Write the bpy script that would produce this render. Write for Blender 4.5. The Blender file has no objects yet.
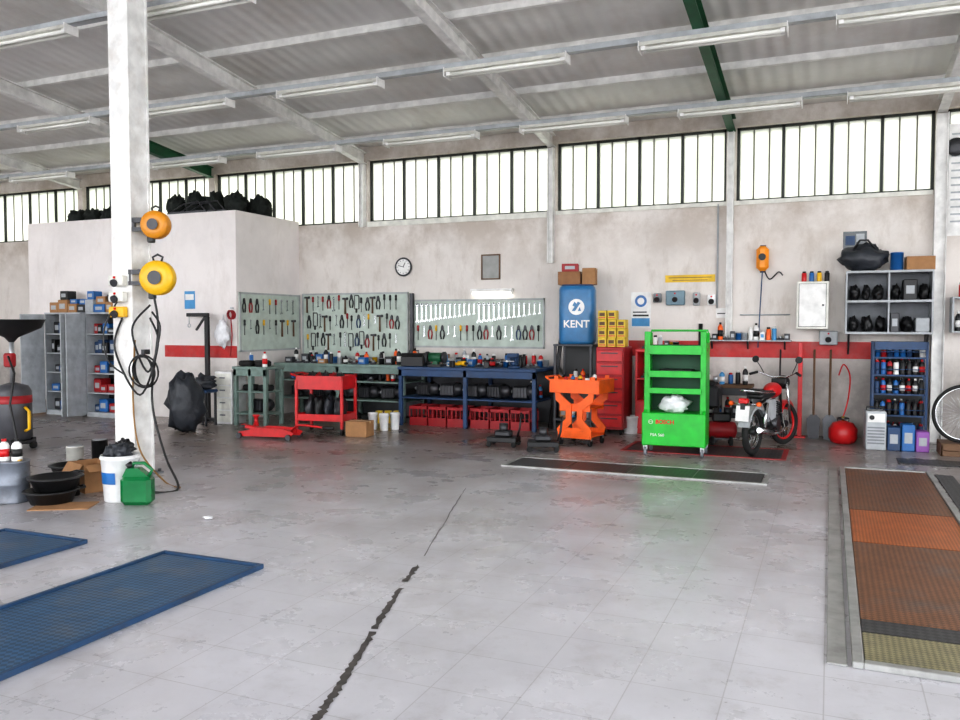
import bpy, math, random
from mathutils import Vector, Matrix, Euler, noise
R = random.Random(11)
D = bpy.data
COL = bpy.context.scene.collection
rad = math.radians
# ---------------------------------------------------------------- survey: camera station and sight lines onto real planes
YAW, PITCH, EYE, FPX = rad(23.07), rad(2.44), 1.6, 822.0
FW = Vector((-math.sin(YAW)*math.cos(PITCH), math.cos(YAW)*math.cos(PITCH), -math.sin(PITCH)))
RT = Vector((math.cos(YAW), math.sin(YAW), 0)); UPV = RT.cross(FW)
def ray(u, v): return FW + RT*((u-480)/FPX) + UPV*((360-v)/FPX)
def fl(u, v, z=0.0):
    d = ray(u, v); t = (z-EYE)/d.z
    return (d.x*t, d.y*t)
def wp(u, v, y):
    d = ray(u, v); t = y/d.y
    return (d.x*t, EYE+d.z*t)
def wx(u, y): return wp(u, 325, y)[0]
WY = 12.76
def ceil(y): return 4.75+0.1175*(WY-y)
# ---------------------------------------------------------------- materials
MC = {}
def nd(nt, t, **k):
    n = nt.nodes.new(t)
    for a, b in k.items(): setattr(n, a, b)
    return n
def mat(name, col, rough=.5, metal=0, var=.18, scale=7, bump=0, dirt=0, dcol=(.05,.04,.03), dscale=2.5, coat=0):
    if name in MC: return MC[name]
    m = D.materials.new(name); m.use_nodes = True; nt = m.node_tree; L = nt.links.new
    b = nt.nodes['Principled BSDF']
    tc = nd(nt,'ShaderNodeTexCoord'); n = nd(nt,'ShaderNodeTexNoise'); n.inputs['Scale'].default_value = scale; n.inputs['Detail'].default_value = 5
    L(tc.outputs['Object'], n.inputs['Vector'])
    r = nd(nt,'ShaderNodeValToRGB'); e = r.color_ramp.elements
    e[0].position=.3; e[1].position=.7
    e[0].color = (*[max(0,c*(1-var)) for c in col],1); e[1].color = (*[min(1,c*(1+var*.6)) for c in col],1)
    L(n.outputs['Fac'], r.inputs['Fac']); out = r.outputs['Color']
    if dirt:
        n2 = nd(nt,'ShaderNodeTexNoise'); n2.inputs['Scale'].default_value = dscale; n2.inputs['Detail'].default_value = 8; n2.inputs['Roughness'].default_value=.7
        L(tc.outputs['Object'], n2.inputs['Vector'])
        r2 = nd(nt,'ShaderNodeValToRGB'); r2.color_ramp.elements[0].position=.48; r2.color_ramp.elements[1].position=.72
        L(n2.outputs['Fac'], r2.inputs['Fac'])
        mu = nd(nt,'ShaderNodeMath',operation='MULTIPLY'); mu.inputs[1].default_value = dirt; L(r2.outputs['Color'], mu.inputs[0])
        mx = nd(nt,'ShaderNodeMixRGB'); mx.inputs['Color2'].default_value = (*dcol,1); L(mu.outputs[0], mx.inputs['Fac']); L(out, mx.inputs['Color1']); out = mx.outputs['Color']
    L(out, b.inputs['Base Color'])
    b.inputs['Roughness'].default_value = rough; b.inputs['Metallic'].default_value = metal
    if coat: b.inputs['Coat Weight'].default_value = coat
    if bump:
        bp = nd(nt,'ShaderNodeBump'); bp.inputs['Strength'].default_value = bump; bp.inputs['Distance'].default_value=.02
        L(n.outputs['Fac'], bp.inputs['Height']); L(bp.outputs['Normal'], b.inputs['Normal'])
    MC[name] = m; return m
white = mat('white_paint',(.82,.81,.79),.45,dirt=.2)
offw = mat('off_white',(.76,.75,.69),.6,dirt=.2)
steel = mat('steel',(.5,.51,.53),.35,.8)
chrome = mat('chrome',(.6,.61,.63),.2,1,var=.05)
dsteel = mat('dark_steel',(.06,.06,.065),.4,.6)
black = mat('black_plastic',(.012,.012,.013),.45)
rubber = mat('rubber',(.012,.012,.012),.8,bump=.2,scale=40)
red = mat('red_paint',(.58,.012,.015),.35,dirt=.25)
dred = mat('dark_red_plastic',(.36,.012,.018),.5,dirt=.3)
orange = mat('orange_paint',(.9,.13,.01),.4,dirt=.12)
green = mat('green_paint',(.01,.44,.03),.35,dirt=.1)
dgreen = mat('dark_green_paint',(.01,.1,.04),.5,dirt=.3)
blue = mat('blue_paint',(.02,.14,.4),.35,dirt=.25)
dblue = mat('bench_blue_paint',(.02,.06,.15),.5,dirt=.4)
yellow = mat('yellow_paint',(.85,.48,.01),.4,dirt=.2)
grey = mat('grey_paint',(.2,.21,.23),.5,dirt=.35)
lgrey = mat('light_grey_paint',(.42,.44,.46),.45,dirt=.3)
card = mat('cardboard',(.38,.2,.09),.8,dirt=.2)
tape = mat('packing_tape',(.6,.42,.22),.3)
benchgreen = mat('bench_pale_green',(.2,.28,.25),.5,dirt=.5)
board = mat('board_pale_green',(.52,.59,.53),.75,var=.12,dirt=.35,dcol=(.22,.23,.2))
wood = mat('worn_wood',(.16,.09,.05),.75,dirt=.5)
plasw = mat('white_plastic',(.8,.8,.8),.35,dirt=.1)
bag = mat('white_bag',(.8,.8,.82),.4,bump=.6,scale=12)
tarp = mat('dark_tarp',(.03,.034,.042),.45,bump=.8,scale=9)
net = mat('dark_net',(.014,.018,.015),.85,bump=1,scale=14,var=.6)
brass = mat('brass',(.6,.4,.12),.3,.9)
glass_d = mat('dark_glass',(.02,.03,.035),.08)
jugg = mat('green_jug_plastic',(.0,.15,.04),.25)
redlens = mat('red_lens',(.6,.01,.01),.15)
sky_b = mat('cyan_paint',(.06,.28,.55),.4)
pink = mat('purple_plastic',(.3,.1,.4),.5)
conc = mat('concrete',(.3,.29,.27),.8,dirt=.4)
crackm = mat('crack_fill',(.08,.07,.065),.85,var=.5,scale=15)

def treadmat(name, col, dcol, dirt=.6, sc=42, rough=.42):
    m = mat(name, col, rough, .35, dirt=dirt, dcol=dcol, dscale=1.8)
    nt = m.node_tree; L = nt.links.new; b = nt.nodes['Principled BSDF']
    tc = nd(nt,'ShaderNodeTexCoord'); mp = nd(nt,'ShaderNodeMapping'); mp.inputs['Rotation'].default_value=(0,0,rad(45))
    L(tc.outputs['Object'], mp.inputs['Vector'])
    ck = nd(nt,'ShaderNodeTexChecker'); ck.inputs['Scale'].default_value = sc; L(mp.outputs['Vector'], ck.inputs['Vector'])
    bp = nd(nt,'ShaderNodeBump'); bp.inputs['Strength'].default_value=.9; bp.inputs['Distance'].default_value=.006
    L(ck.outputs['Fac'], bp.inputs['Height']); L(bp.outputs['Normal'], b.inputs['Normal'])
    src = b.inputs['Base Color'].links[0].from_socket
    mx = nd(nt,'ShaderNodeMixRGB', blend_type='MULTIPLY'); mr = nd(nt,'ShaderNodeMapRange'); mr.inputs[3].default_value=0; mr.inputs[4].default_value=.6
    L(ck.outputs['Fac'], mr.inputs[0]); L(mr.outputs[0], mx.inputs['Fac']); L(src, mx.inputs['Color1']); mx.inputs['Color2'].default_value=(.3,.3,.3,1)
    L(mx.outputs['Color'], b.inputs['Base Color'])
    return m
tread_blue = treadmat('tread_plate_blue',(.045,.14,.28),(.2,.21,.21),.9,36)
tread_dark = treadmat('tread_plate_dark',(.07,.07,.075),(.03,.03,.03),.5,30)
tread_rust = treadmat('tread_plate_rust',(.28,.12,.055),(.16,.14,.13),.9)
tread_org = treadmat('tread_plate_orange',(.6,.17,.04),(.34,.15,.07),.5,60)
tread_yel = treadmat('tread_plate_yellow',(.36,.32,.18),(.16,.15,.13),.8,50)

def plaster(name, col, stain, lowcol, hi=3.3):
    m = D.materials.new(name); m.use_nodes=True; nt=m.node_tree; L=nt.links.new; b=nt.nodes['Principled BSDF']
    tc = nd(nt,'ShaderNodeTexCoord'); O = tc.outputs['Object']
    def nz(s, det=8, ro=.65, sv=None):
        n = nd(nt,'ShaderNodeTexNoise'); n.inputs['Scale'].default_value=s; n.inputs['Detail'].default_value=det; n.inputs['Roughness'].default_value=ro
        if sv:
            mp = nd(nt,'ShaderNodeMapping'); mp.inputs['Scale'].default_value=sv; L(O,mp.inputs['Vector']); L(mp.outputs[0],n.inputs['Vector'])
        else: L(O,n.inputs['Vector'])
        return n.outputs['Fac']
    def rng(s,a,b_,c=0,d=1):
        n = nd(nt,'ShaderNodeMapRange'); n.inputs[1].default_value=a; n.inputs[2].default_value=b_; n.inputs[3].default_value=c; n.inputs[4].default_value=d; L(s,n.inputs[0]); return n.outputs[0]
    def ma(op,a,b_):
        n = nd(nt,'ShaderNodeMath',operation=op)
        for i,q in enumerate((a,b_)):
            if isinstance(q,(int,float)): n.inputs[i].default_value=q
            else: L(q,n.inputs[i])
        return n.outputs[0]
    def mix(f,a,b_):
        n = nd(nt,'ShaderNodeMixRGB'); L(f,n.inputs['Fac'])
        for k,q in (('Color1',a),('Color2',b_)):
            if isinstance(q,tuple): n.inputs[k].default_value=(*q,1)
            else: L(q,n.inputs[k])
        return n.outputs['Color']
    sp = nd(nt,'ShaderNodeSeparateXYZ'); L(O,sp.inputs[0]); Z = sp.outputs['Z']
    c = mix(rng(nz(.9),.4,.65), col, tuple(q*.88 for q in col))
    c = mix(ma('MULTIPLY',rng(nz(2.2,10,.75,(1,1,.35)),.52,.7),.5), c, stain)
    top = ma('MULTIPLY', rng(Z,hi-1.0,hi+.15), rng(nz(1.3,8,.7),.38,.62)); c = mix(ma('MULTIPLY',top,.75), c, stain)
    low = ma('MULTIPLY', rng(Z,1.3,.9), rng(nz(1.6),.25,.6)); c = mix(low, c, lowcol)
    L(c,b.inputs['Base Color']); b.inputs['Roughness'].default_value=.85
    bp = nd(nt,'ShaderNodeBump'); bp.inputs['Strength'].default_value=.25; bp.inputs['Distance'].default_value=.01; L(nz(14),bp.inputs['Height']); L(bp.outputs[0],b.inputs['Normal'])
    return m
wallm = plaster('wall_plaster',(.77,.72,.68),(.4,.33,.27),(.36,.33,.31),3.25)
officem = plaster('office_plaster',(.83,.78,.76),(.62,.56,.52),(.58,.54,.51),4.2)

def floormat():
    m = D.materials.new('floor_tiles'); m.use_nodes=True; nt=m.node_tree; L=nt.links.new; b=nt.nodes['Principled BSDF']
    tc = nd(nt,'ShaderNodeTexCoord'); O=tc.outputs['Object']
    sp = nd(nt,'ShaderNodeSeparateXYZ'); L(O,sp.inputs[0])
    def nz(s,det=8,ro=.65):
        n = nd(nt,'ShaderNodeTexNoise'); n.inputs['Scale'].default_value=s; n.inputs['Detail'].default_value=det; n.inputs['Roughness'].default_value=ro; L(O,n.inputs['Vector']); return n.outputs['Fac']
    def rng(s,a,b_,c=0,d=1):
        n = nd(nt,'ShaderNodeMapRange'); n.inputs[1].default_value=a; n.inputs[2].default_value=b_; n.inputs[3].default_value=c; n.inputs[4].default_value=d; L(s,n.inputs[0]); return n.outputs[0]
    def ma(op,a,b_):
        n = nd(nt,'ShaderNodeMath',operation=op)
        for i,q in enumerate((a,b_)):
            if isinstance(q,(int,float)): n.inputs[i].default_value=q
            else: L(q,n.inputs[i])
        return n.outputs[0]
    def mix(f,a,b_,bt='MIX'):
        n = nd(nt,'ShaderNodeMixRGB',blend_type=bt); L(f,n.inputs['Fac']) if not isinstance(f,float) else setattr(n.inputs['Fac'],'default_value',f)
        for k,q in (('Color1',a),('Color2',b_)):
            if isinstance(q,tuple): n.inputs[k].default_value=(*q,1)
            else: L(q,n.inputs[k])
        return n.outputs['Color']
    base = mix(rng(nz(.7),.35,.65),(.62,.61,.65),(.49,.48,.51))
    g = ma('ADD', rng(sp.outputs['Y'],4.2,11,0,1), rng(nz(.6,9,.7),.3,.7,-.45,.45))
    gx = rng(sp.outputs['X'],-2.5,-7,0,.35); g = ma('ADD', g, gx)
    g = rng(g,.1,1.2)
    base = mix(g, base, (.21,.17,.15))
    base = mix(ma('MULTIPLY',rng(nz(3.5,10,.75),.53,.78),.45), base, (.2,.17,.155))
    base = mix(ma('MULTIPLY',rng(nz(9,10,.8),.61,.69),.5), base, (.15,.13,.12))
    base = mix(ma('MULTIPLY',rng(nz(28,4,.6),.69,.75),.6), base, (.12,.1,.09))
    br = nd(nt,'ShaderNodeTexBrick'); br.offset=0; br.inputs['Scale'].default_value=1; br.inputs['Brick Width'].default_value=.4; br.inputs['Row Height'].default_value=.4
    br.inputs['Mortar Size'].default_value=.003; br.inputs['Color1'].default_value=(1,1,1,1); br.inputs['Color2'].default_value=(.9,.9,.9,1); br.inputs['Mortar'].default_value=(.5,.48,.46,1)
    L(O,br.inputs['Vector'])
    base = mix(.6, base, br.outputs['Color'],'MULTIPLY')
    L(base,b.inputs['Base Color'])
    L(rng(nz(1.7),.3,.7,.18,.42), b.inputs['Roughness'])
    bp = nd(nt,'ShaderNodeBump'); bp.inputs['Strength'].default_value=.12; bp.inputs['Distance'].default_value=.01; L(nz(5),bp.inputs['Height']); L(bp.outputs[0],b.inputs['Normal'])
    return m
floorm = floormat()

def ceilm_():
    m = mat('ceiling_sheets',(.76,.75,.73),.6,var=.1,scale=1,dirt=.3,dcol=(.38,.29,.2),dscale=.8)
    nt=m.node_tree; L=nt.links.new; b=nt.nodes['Principled BSDF']
    tc=nd(nt,'ShaderNodeTexCoord'); w=nd(nt,'ShaderNodeTexWave'); w.bands_direction='X'; w.inputs['Scale'].default_value=1.6; L(tc.outputs['Object'],w.inputs['Vector'])
    bp=nd(nt,'ShaderNodeBump'); bp.inputs['Strength'].default_value=.5; bp.inputs['Distance'].default_value=.03; L(w.outputs['Fac'],bp.inputs['Height']); L(bp.outputs[0],b.inputs['Normal'])
    return m
ceilm = ceilm_()
def panem():
    m = D.materials.new('frosted_pane'); m.use_nodes=True; nt=m.node_tree; L=nt.links.new
    nt.nodes.remove(nt.nodes['Principled BSDF']); o=nt.nodes['Material Output']
    t=nd(nt,'ShaderNodeBsdfTranslucent'); d=nd(nt,'ShaderNodeBsdfDiffuse'); mx=nd(nt,'ShaderNodeMixShader'); mx.inputs[0].default_value=.2
    tc=nd(nt,'ShaderNodeTexCoord'); n=nd(nt,'ShaderNodeTexNoise'); n.inputs['Scale'].default_value=.9; L(tc.outputs['Object'],n.inputs['Vector'])
    r=nd(nt,'ShaderNodeValToRGB'); r.color_ramp.elements[0].position=.3; r.color_ramp.elements[1].position=.7; r.color_ramp.elements[0].color=(.6,.62,.56,1); r.color_ramp.elements[1].color=(.72,.72,.68,1); L(n.outputs['Fac'],r.inputs['Fac'])
    L(r.outputs['Color'],t.inputs['Color']); d.inputs['Color'].default_value=(.7,.7,.68,1)
    L(t.outputs[0],mx.inputs[1]); L(d.outputs[0],mx.inputs[2]); L(mx.outputs[0],o.inputs[0]); return m
pane = panem()
def emit(name,col,s):
    m=D.materials.new(name); m.use_nodes=True; b=m.node_tree.nodes['Principled BSDF']; b.inputs['Base Color'].default_value=(*col,1)
    b.inputs['Emission Color'].default_value=(*col,1); b.inputs['Emission Strength'].default_value=s; return m
tubelit = emit('lit_tube',(1,.97,.85),5)
tubeoff = mat('unlit_tube',(.85,.85,.8),.25,var=.03)

# ---------------------------------------------------------------- mesh builder
class G:
    def __init__(s): s.v=[]; s.f=[]; s.m=[]; s.sm=[]; s.mats=[]
    def add(s, vs, fs, m, smooth=False):
        if m not in s.mats: s.mats.append(m)
        i=s.mats.index(m); o=len(s.v); s.v+= [tuple(q) for q in vs]
        for k,f in enumerate(fs):
            s.f.append([a+o for a in f]); s.m.append(i); s.sm.append(smooth if isinstance(smooth,bool) else smooth[k])
        return s
    def box(s, c, sz, m, rot=None, b=0):
        hx,hy,hz=[q/2 for q in sz]; c=Vector(c); M=Euler(rot).to_matrix() if rot else None
        b=min(b,hx*.9,hy*.9,hz*.9)
        S=[(x,y,z) for x in (-1,1) for y in (-1,1) for z in (-1,1)]
        if b<=0:
            vs=[Vector((x*hx,y*hy,z*hz)) for x,y,z in S]
            fs=[(0,1,3,2),(4,6,7,5),(0,4,5,1),(2,3,7,6),(0,2,6,4),(1,5,7,3)]
        else:
            vs=[]
            for x,y,z in S:
                vs+=[Vector((x*hx,y*(hy-b),z*(hz-b))),Vector((x*(hx-b),y*hy,z*(hz-b))),Vector((x*(hx-b),y*(hy-b),z*hz))]
            I=lambda i,a:i*3+a
            fs=[tuple(I(i,0) for i in q) for q in ((0,1,3,2),(4,6,7,5))]+[tuple(I(i,1) for i in q) for q in ((0,4,5,1),(2,3,7,6))]+[tuple(I(i,2) for i in q) for q in ((0,2,6,4),(1,5,7,3))]
            fs+=[(I(i,0),I(i,1),I(i,2)) for i in range(8)]
            for i in range(8):
                for a,st in ((0,4),(1,2),(2,1)):
                    if not i & st:
                        j=i|st; o=[q for q in (0,1,2) if q!=a]
                        fs.append((I(i,o[0]),I(j,o[0]),I(j,o[1]),I(i,o[1])))
        if M: vs=[M@q for q in vs]
        return s.add([q+c for q in vs],fs,m)
    def bx(s,x0,x1,y0,y1,z0,z1,m,b=0): return s.box(((x0+x1)/2,(y0+y1)/2,(z0+z1)/2),(abs(x1-x0),abs(y1-y0),abs(z1-z0)),m,b=b)
    def cyl(s,p0,p1,r,m,r2=None,seg=14):
        p0=Vector(p0);p1=Vector(p1); r2=r if r2 is None else r2
        q=(p1-p0).to_track_quat('Z','Y'); vs=[]
        for p,rr in ((p0,r),(p1,r2)):
            for i in range(seg):
                a=2*math.pi*i/seg; vs.append(p+q@Vector((rr*math.cos(a),rr*math.sin(a),0)))
        fs=[(i,(i+1)%seg,seg+(i+1)%seg,seg+i) for i in range(seg)]+[tuple(range(seg))[::-1],tuple(range(seg,2*seg))]
        return s.add(vs,fs,m,[True]*seg+[False]*2)
    def lathe(s,pr,m,c=(0,0,0),seg=20,ax=None,sq=None):
        c=Vector(c); q=Vector(ax).to_track_quat('Z','Y') if ax else None; vs=[]; n=len(pr)
        for r,z in pr:
            for i in range(seg):
                a=2*math.pi*i/seg; k=1
                if sq: k=(abs(math.cos(a))**sq+abs(math.sin(a))**sq)**(-1/sq)
                p=Vector((r*k*math.cos(a),r*k*math.sin(a),z)); vs.append(c+(q@p if q else p))
        fs=[(k*seg+i,k*seg+(i+1)%seg,(k+1)*seg+(i+1)%seg,(k+1)*seg+i) for k in range(n-1) for i in range(seg)]
        sm=[True]*len(fs)
        fs+=[tuple(range(seg))[::-1],tuple(range((n-1)*seg,n*seg))]; sm+=[False,False]
        return s.add(vs,fs,m,sm)
    def tube(s,pts,r,m,seg=8,closed=False):
        P=[Vector(p) for p in pts]; n=len(P); vs=[]; prev=None
        for k in range(n):
            if closed: t=P[(k+1)%n]-P[k-1]
            else: t=P[min(k+1,n-1)]-P[max(k-1,0)]
            t.normalize()
            if prev is None:
                a=Vector((0,0,1)) if abs(t.z)<.9 else Vector((1,0,0)); nn=(a-t*a.dot(t)).normalized()
            else:
                nn=prev-t*prev.dot(t); nn=nn.normalized() if nn.length>1e-6 else prev
            prev=nn; bb=t.cross(nn)
            for i in range(seg):
                a=2*math.pi*i/seg; vs.append(P[k]+(nn*math.cos(a)+bb*math.sin(a))*r)
        K=n if closed else n-1
        fs=[(k*seg+i,k*seg+(i+1)%seg,((k+1)%n)*seg+(i+1)%seg,((k+1)%n)*seg+i) for k in range(K) for i in range(seg)]
        sm=[True]*len(fs)
        if not closed: fs+=[tuple(range(seg))[::-1],tuple(range((n-1)*seg,n*seg))]; sm+=[False,False]
        return s.add(vs,fs,m,sm)
    def ring(s,c,RR,r,m,ax=(0,0,1),seg=28,ts=8):
        q=Vector(ax).to_track_quat('Z','Y'); c=Vector(c)
        return s.tube([c+q@Vector((RR*math.cos(2*math.pi*i/seg),RR*math.sin(2*math.pi*i/seg),0)) for i in range(seg)],r,m,ts,True)
    def prism(s,poly,a,b,m,plane='xz'):
        n=len(poly)
        def P(p,d): return (p[0],d,p[1]) if plane=='xz' else ((d,p[0],p[1]) if plane=='yz' else (p[0],p[1],d))
        vs=[P(p,a) for p in poly]+[P(p,b) for p in poly]
        fs=[tuple(range(n))[::-1],tuple(range(n,2*n))]+[(i,(i+1)%n,n+(i+1)%n,n+i) for i in range(n)]
        return s.add(vs,fs,m)
    def lump(s,c,rr,m,seed=0,amp=.25,fr=2.2,seg=22,flat=None):
        c=Vector(c); vs=[]; rings=14
        for k in range(1,rings):
            th=math.pi*k/rings
            for i in range(seg):
                a=2*math.pi*i/seg; d=Vector((math.sin(th)*math.cos(a),math.sin(th)*math.sin(a),math.cos(th)))
                f=1+amp*noise.fractal(d*fr+Vector((seed*3.1,seed*1.7,seed)),1,2,4)*1.6
                p=Vector((d.x*rr[0],d.y*rr[1],d.z*rr[2]))*f
                if flat is not None: p.z=max(p.z,flat)
                vs.append(c+p)
        vs+= [c+Vector((0,0,rr[2])),c+Vector((0,0,-rr[2] if flat is None else flat))]
        t=len(vs)-2; fs=[(k*seg+i,k*seg+(i+1)%seg,(k+1)*seg+(i+1)%seg,(k+1)*seg+i) for k in range(rings-2) for i in range(seg)]
        fs+=[(t,(i+1)%seg,i) for i in range(seg)]+[(t+1,(rings-2)*seg+i,(rings-2)*seg+(i+1)%seg) for i in range(seg)]
        return s.add(vs,fs,m,True)
    def obj(s,name):
        import bmesh
        me=D.meshes.new(name); me.from_pydata(s.v,[],s.f)
        for m in s.mats: me.materials.append(m)
        me.polygons.foreach_set('material_index',s.m); me.polygons.foreach_set('use_smooth',s.sm)
        bm=bmesh.new(); bm.from_mesh(me); bmesh.ops.recalc_face_normals(bm,faces=bm.faces); bm.to_mesh(me); bm.free()
        o=D.objects.new(name,me); COL.objects.link(o); return o
def meta(o,label,cat,group=None,kind=None):
    o['label']=label; o['category']=cat
    if group: o['group']=group
    if kind: o['kind']=kind
def thing(name,label,cat,loc,rz=0,group=None):
    e=D.objects.new(name,None); e.empty_display_size=.1; COL.objects.link(e); e.location=loc; e.rotation_euler=(0,0,rz); meta(e,label,cat,group); return e
def part(th,g,name,label=None,loc=(0,0,0),rot=(0,0,0)):
    o=g.obj(name); o.parent=th; o.location=loc; o.rotation_euler=rot
    if label: o['label']=label
    return o
def solo(name,g,label,cat,loc=(0,0,0),rz=0,group=None,rot=None):
    o=g.obj(name); o.location=loc; o.rotation_euler=rot if rot else (0,0,rz); meta(o,label,cat,group); return o
def struct(name,g,label):
    o=g.obj(name); o['kind']='structure'; o['label']=label; return o
def txt(th,s,size,m,loc,rot=(math.pi/2,0,0),name='lettering',ext=.002,bold=0):
    c=D.curves.new(name,'FONT'); c.body=s; c.size=size; c.extrude=ext; c.offset=bold; c.align_x='CENTER'; c.align_y='CENTER'
    t=D.objects.new('tmp',c); COL.objects.link(t); dg=bpy.context.evaluated_depsgraph_get(); dg.update()
    me=D.meshes.new_from_object(t.evaluated_get(dg)); D.objects.remove(t)
    me.materials.clear(); me.materials.append(m); o=D.objects.new(name,me); COL.objects.link(o); o.parent=th; o.location=loc; o.rotation_euler=rot
    return o
def dup(o,loc,rz=None,label=None,group=None,rot=None):
    n=o.copy(); COL.objects.link(n); n.location=loc
    if rz is not None: n.rotation_euler=(0,0,rz)
    if rot is not None: n.rotation_euler=rot
    if label: n['label']=label
    if group: n['group']=group
    def rec(a,b):
        for c in list(a.children):
            k=c.copy(); COL.objects.link(k); k.parent=b; rec(c,k)
    rec(o,n); return n
PC={}
def put(key,fn,loc,rz=0,label=None,group=None,rot=None):
    if key not in PC:
        PC[key]=fn(loc,rz)
        o=PC[key]
        if rot: o.rotation_euler=rot
        if label: o['label']=label
        if group: o['group']=group
        return o
    return dup(PC[key],loc,rz,label,group,rot)

# ================================================================= SHELL
g=G(); g.bx(-20,8,-8,13.1,-.2,0,floorm); struct('floor',g,'worn white tiled workshop floor with oil grime')
g=G(); g.bx(-60,50,-60,50,-.4,-.22,conc); struct('floor_yard',g,'concrete yard outside the workshop')
cols=[-17.9,-14.6,-11.1,-7.68,-4.17,-1.39,1.34,4.1]
WB,WT=3.43,4.52
g=G(); g.bx(-20,8,WY,13,0,WB,wallm); g.bx(-20,8,WY,13,WT,4.8,wallm)
for x in cols: g.bx(x-.07,x+.07,WY,13,WB,WT,wallm)
g.bx(-20,-19.7,WY,13,WB,WT,wallm); g.bx(7.7,8,WY,13,WB,WT,wallm)
struct('wall_back',g,'dirty off-white plaster wall below a band of windows')
ends=[-19.7]+cols+[7.7]
framed=mat('window_bars',(.04,.045,.04),.5,.3)
thinbar=mat('window_glazing_strips',(.12,.115,.09),.6)
for i in range(len(ends)-1):
    a=ends[i]+(.07 if i else 0); b=ends[i+1]-(.07 if i<len(ends)-2 else 0)
    g=G(); g.bx(a,b,12.9,12.91,WB,WT,pane)
    n=max(2,round((b-a)/.72))
    for k in range(n+1):
        x=a+(b-a)*k/n; x=min(max(x,a+.02),b-.02); g.bx(x-.02,x+.02,12.86,12.95,WB,WT,framed)
        if k<n:
            for j in (1,2):
                xx=x+(b-a)/n*j/3; g.bx(xx-.008,xx+.008,12.885,12.93,WB,WT,thinbar)
    g.bx(a,b,12.86,12.95,WB,WB+.035,framed); g.bx(a,b,12.86,12.95,WT-.035,WT,framed)
    struct('window_%d'%(i+1),g,'high strip window with frosted vertical glass strips and dark bars')
g=G(); y0,y1=-8,13.1
g.add([(-20,y0,ceil(y0)),(8,y0,ceil(y0)),(8,y1,ceil(y1)),(-20,y1,ceil(y1))]+[(-20,y0,ceil(y0)+.15),(8,y0,ceil(y0)+.15),(8,y1,ceil(y1)+.15),(-20,y1,ceil(y1)+.15)],
  [(0,1,2,3),(7,6,5,4),(0,4,5,1),(1,5,6,2),(2,6,7,3),(3,7,4,0)],ceilm)
struct('ceiling',g,'sloping pale ribbed sheet roof underside')
g=G(); g.bx(-20.2,-20,-8,13.1,0,4.7,wallm); struct('wall_left',g,'plain plaster end wall')
g=G(); g.bx(8,8.2,8.5,13.1,0,4.7,wallm); struct('wall_right',g,'plain plaster end wall')
OX0,OX1,OY=-13.95,-9.08,11.0
g=G(); g.bx(OX0,OX1,OY,WY,0,3.5,officem); struct('wall_office',g,'white plastered block of a small inner room')
rstripe=mat('red_stripe_paint',(.5,.02,.02),.5,dirt=.4,dcol=(.35,.2,.18))
g=G(); g.bx(-2.9,1.2,WY-.012,WY,1.12,1.36,rstripe); struct('trim_1',g,'faded red painted band along the wall')
g=G(); g.bx(wx(165,OY),OX1,OY-.012,OY,1.05,1.25,rstripe); struct('trim_2',g,'faded red painted band on the inner room')
g=G(); g.bx(-7.6,-4.25,WY-.03,WY,3.34,3.43,offw); struct('trim_3',g,'pale plaster window sill')
g=G(); g.bx(-4.1,1.25,WY-.03,WY,3.37,3.43,offw); struct('trim_4',g,'pale plaster window sill')
# columns on wall + beams
for i,x in enumerate(cols):
    def Z(y,o): return ceil(y)-o
    g=G()
    if i in (5,7): segs=((-7.9,WY-.005,dgreen),)
    elif i==2: segs=((-7.9,11,white),(11,WY-.005,dgreen))
    elif i==6: segs=((-7.9,10.6,dgreen),(10.6,WY-.005,white))
    else: segs=((-7.9,WY-.005,white),)
    for (ya,yb,m) in segs:
        for (xa,xb,oa,ob) in ((-.06,.06,.1,.115),(-.006,.006,.115,.285),(-.06,.06,.285,.3)):
            vs=[(x+xx,y,Z(y,o)) for y in (ya,yb) for (xx,o) in ((xa,oa),(xb,oa),(xb,ob),(xa,ob))]
            g.add(vs,[(0,1,2,3),(7,6,5,4),(0,4,5,1),(1,5,6,2),(2,6,7,3),(3,7,4,0)],m)
    solo('roof_beam',g,'painted steel roof beam, '+('dark green' if i in (5,7) else ('part green, part white' if i in (2,6) else 'white')),'beam',group='sloping roof beams')
    if x>-9:
        z0=0 if x>0 else (1.36 if x>-2 else (2.6 if x>-5 else 3.34))
        mm=white
        w=.075 if x>0 else .045
        g=G(); g.bx(x-w,x-w+.012,WY-.12,WY-.005,z0,4.44,mm); g.bx(x+w-.012,x+w,WY-.12,WY-.005,z0,4.44,mm); g.bx(x-w,x+w,WY-.067,WY-.058,z0,4.44,mm)
        solo('steel_column',g,'slim pale steel column against the plaster wall','column',group='steel wall columns')
k=0; y=12.2
while y>-7:
    g=G(); z=ceil(y); g.bx(-19.9,7.9,y-.004,y+.004,z-.1,z-.0,white); g.bx(-19.9,7.9,y-.03,y+.03,z-.1,z-.094,white)
    solo('roof_purlin',g,'thin white steel roof purlin','purlin',group='roof purlins'); y-=1.15
def lamp_fn(loc,rz):
    t=thing('fluorescent_light','dusty white fluorescent ceiling light with diffuser','ceiling light',loc,rz,'fluorescent ceiling lights')
    g=G(); g.prism([(-.1,-.05),(.1,-.05),(.06,0.004),(-.06,0.004)],-.78,.78,offw,'yz'); g.box((-.785,0,-.05),(.01,.2,.11),white); g.box((.785,0,-.05),(.01,.2,.11),white); part(t,g,'housing')
    for s in (-.05,.05):
        g=G(); g.cyl((-.76,s,-.075),(.76,s,-.075),.022,tubeoff,seg=10)
        for e in (-.74,.74): g.box((e,s,-.065),(.05,.045,.05),white)
        part(t,g,'tube')
    return t
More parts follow.
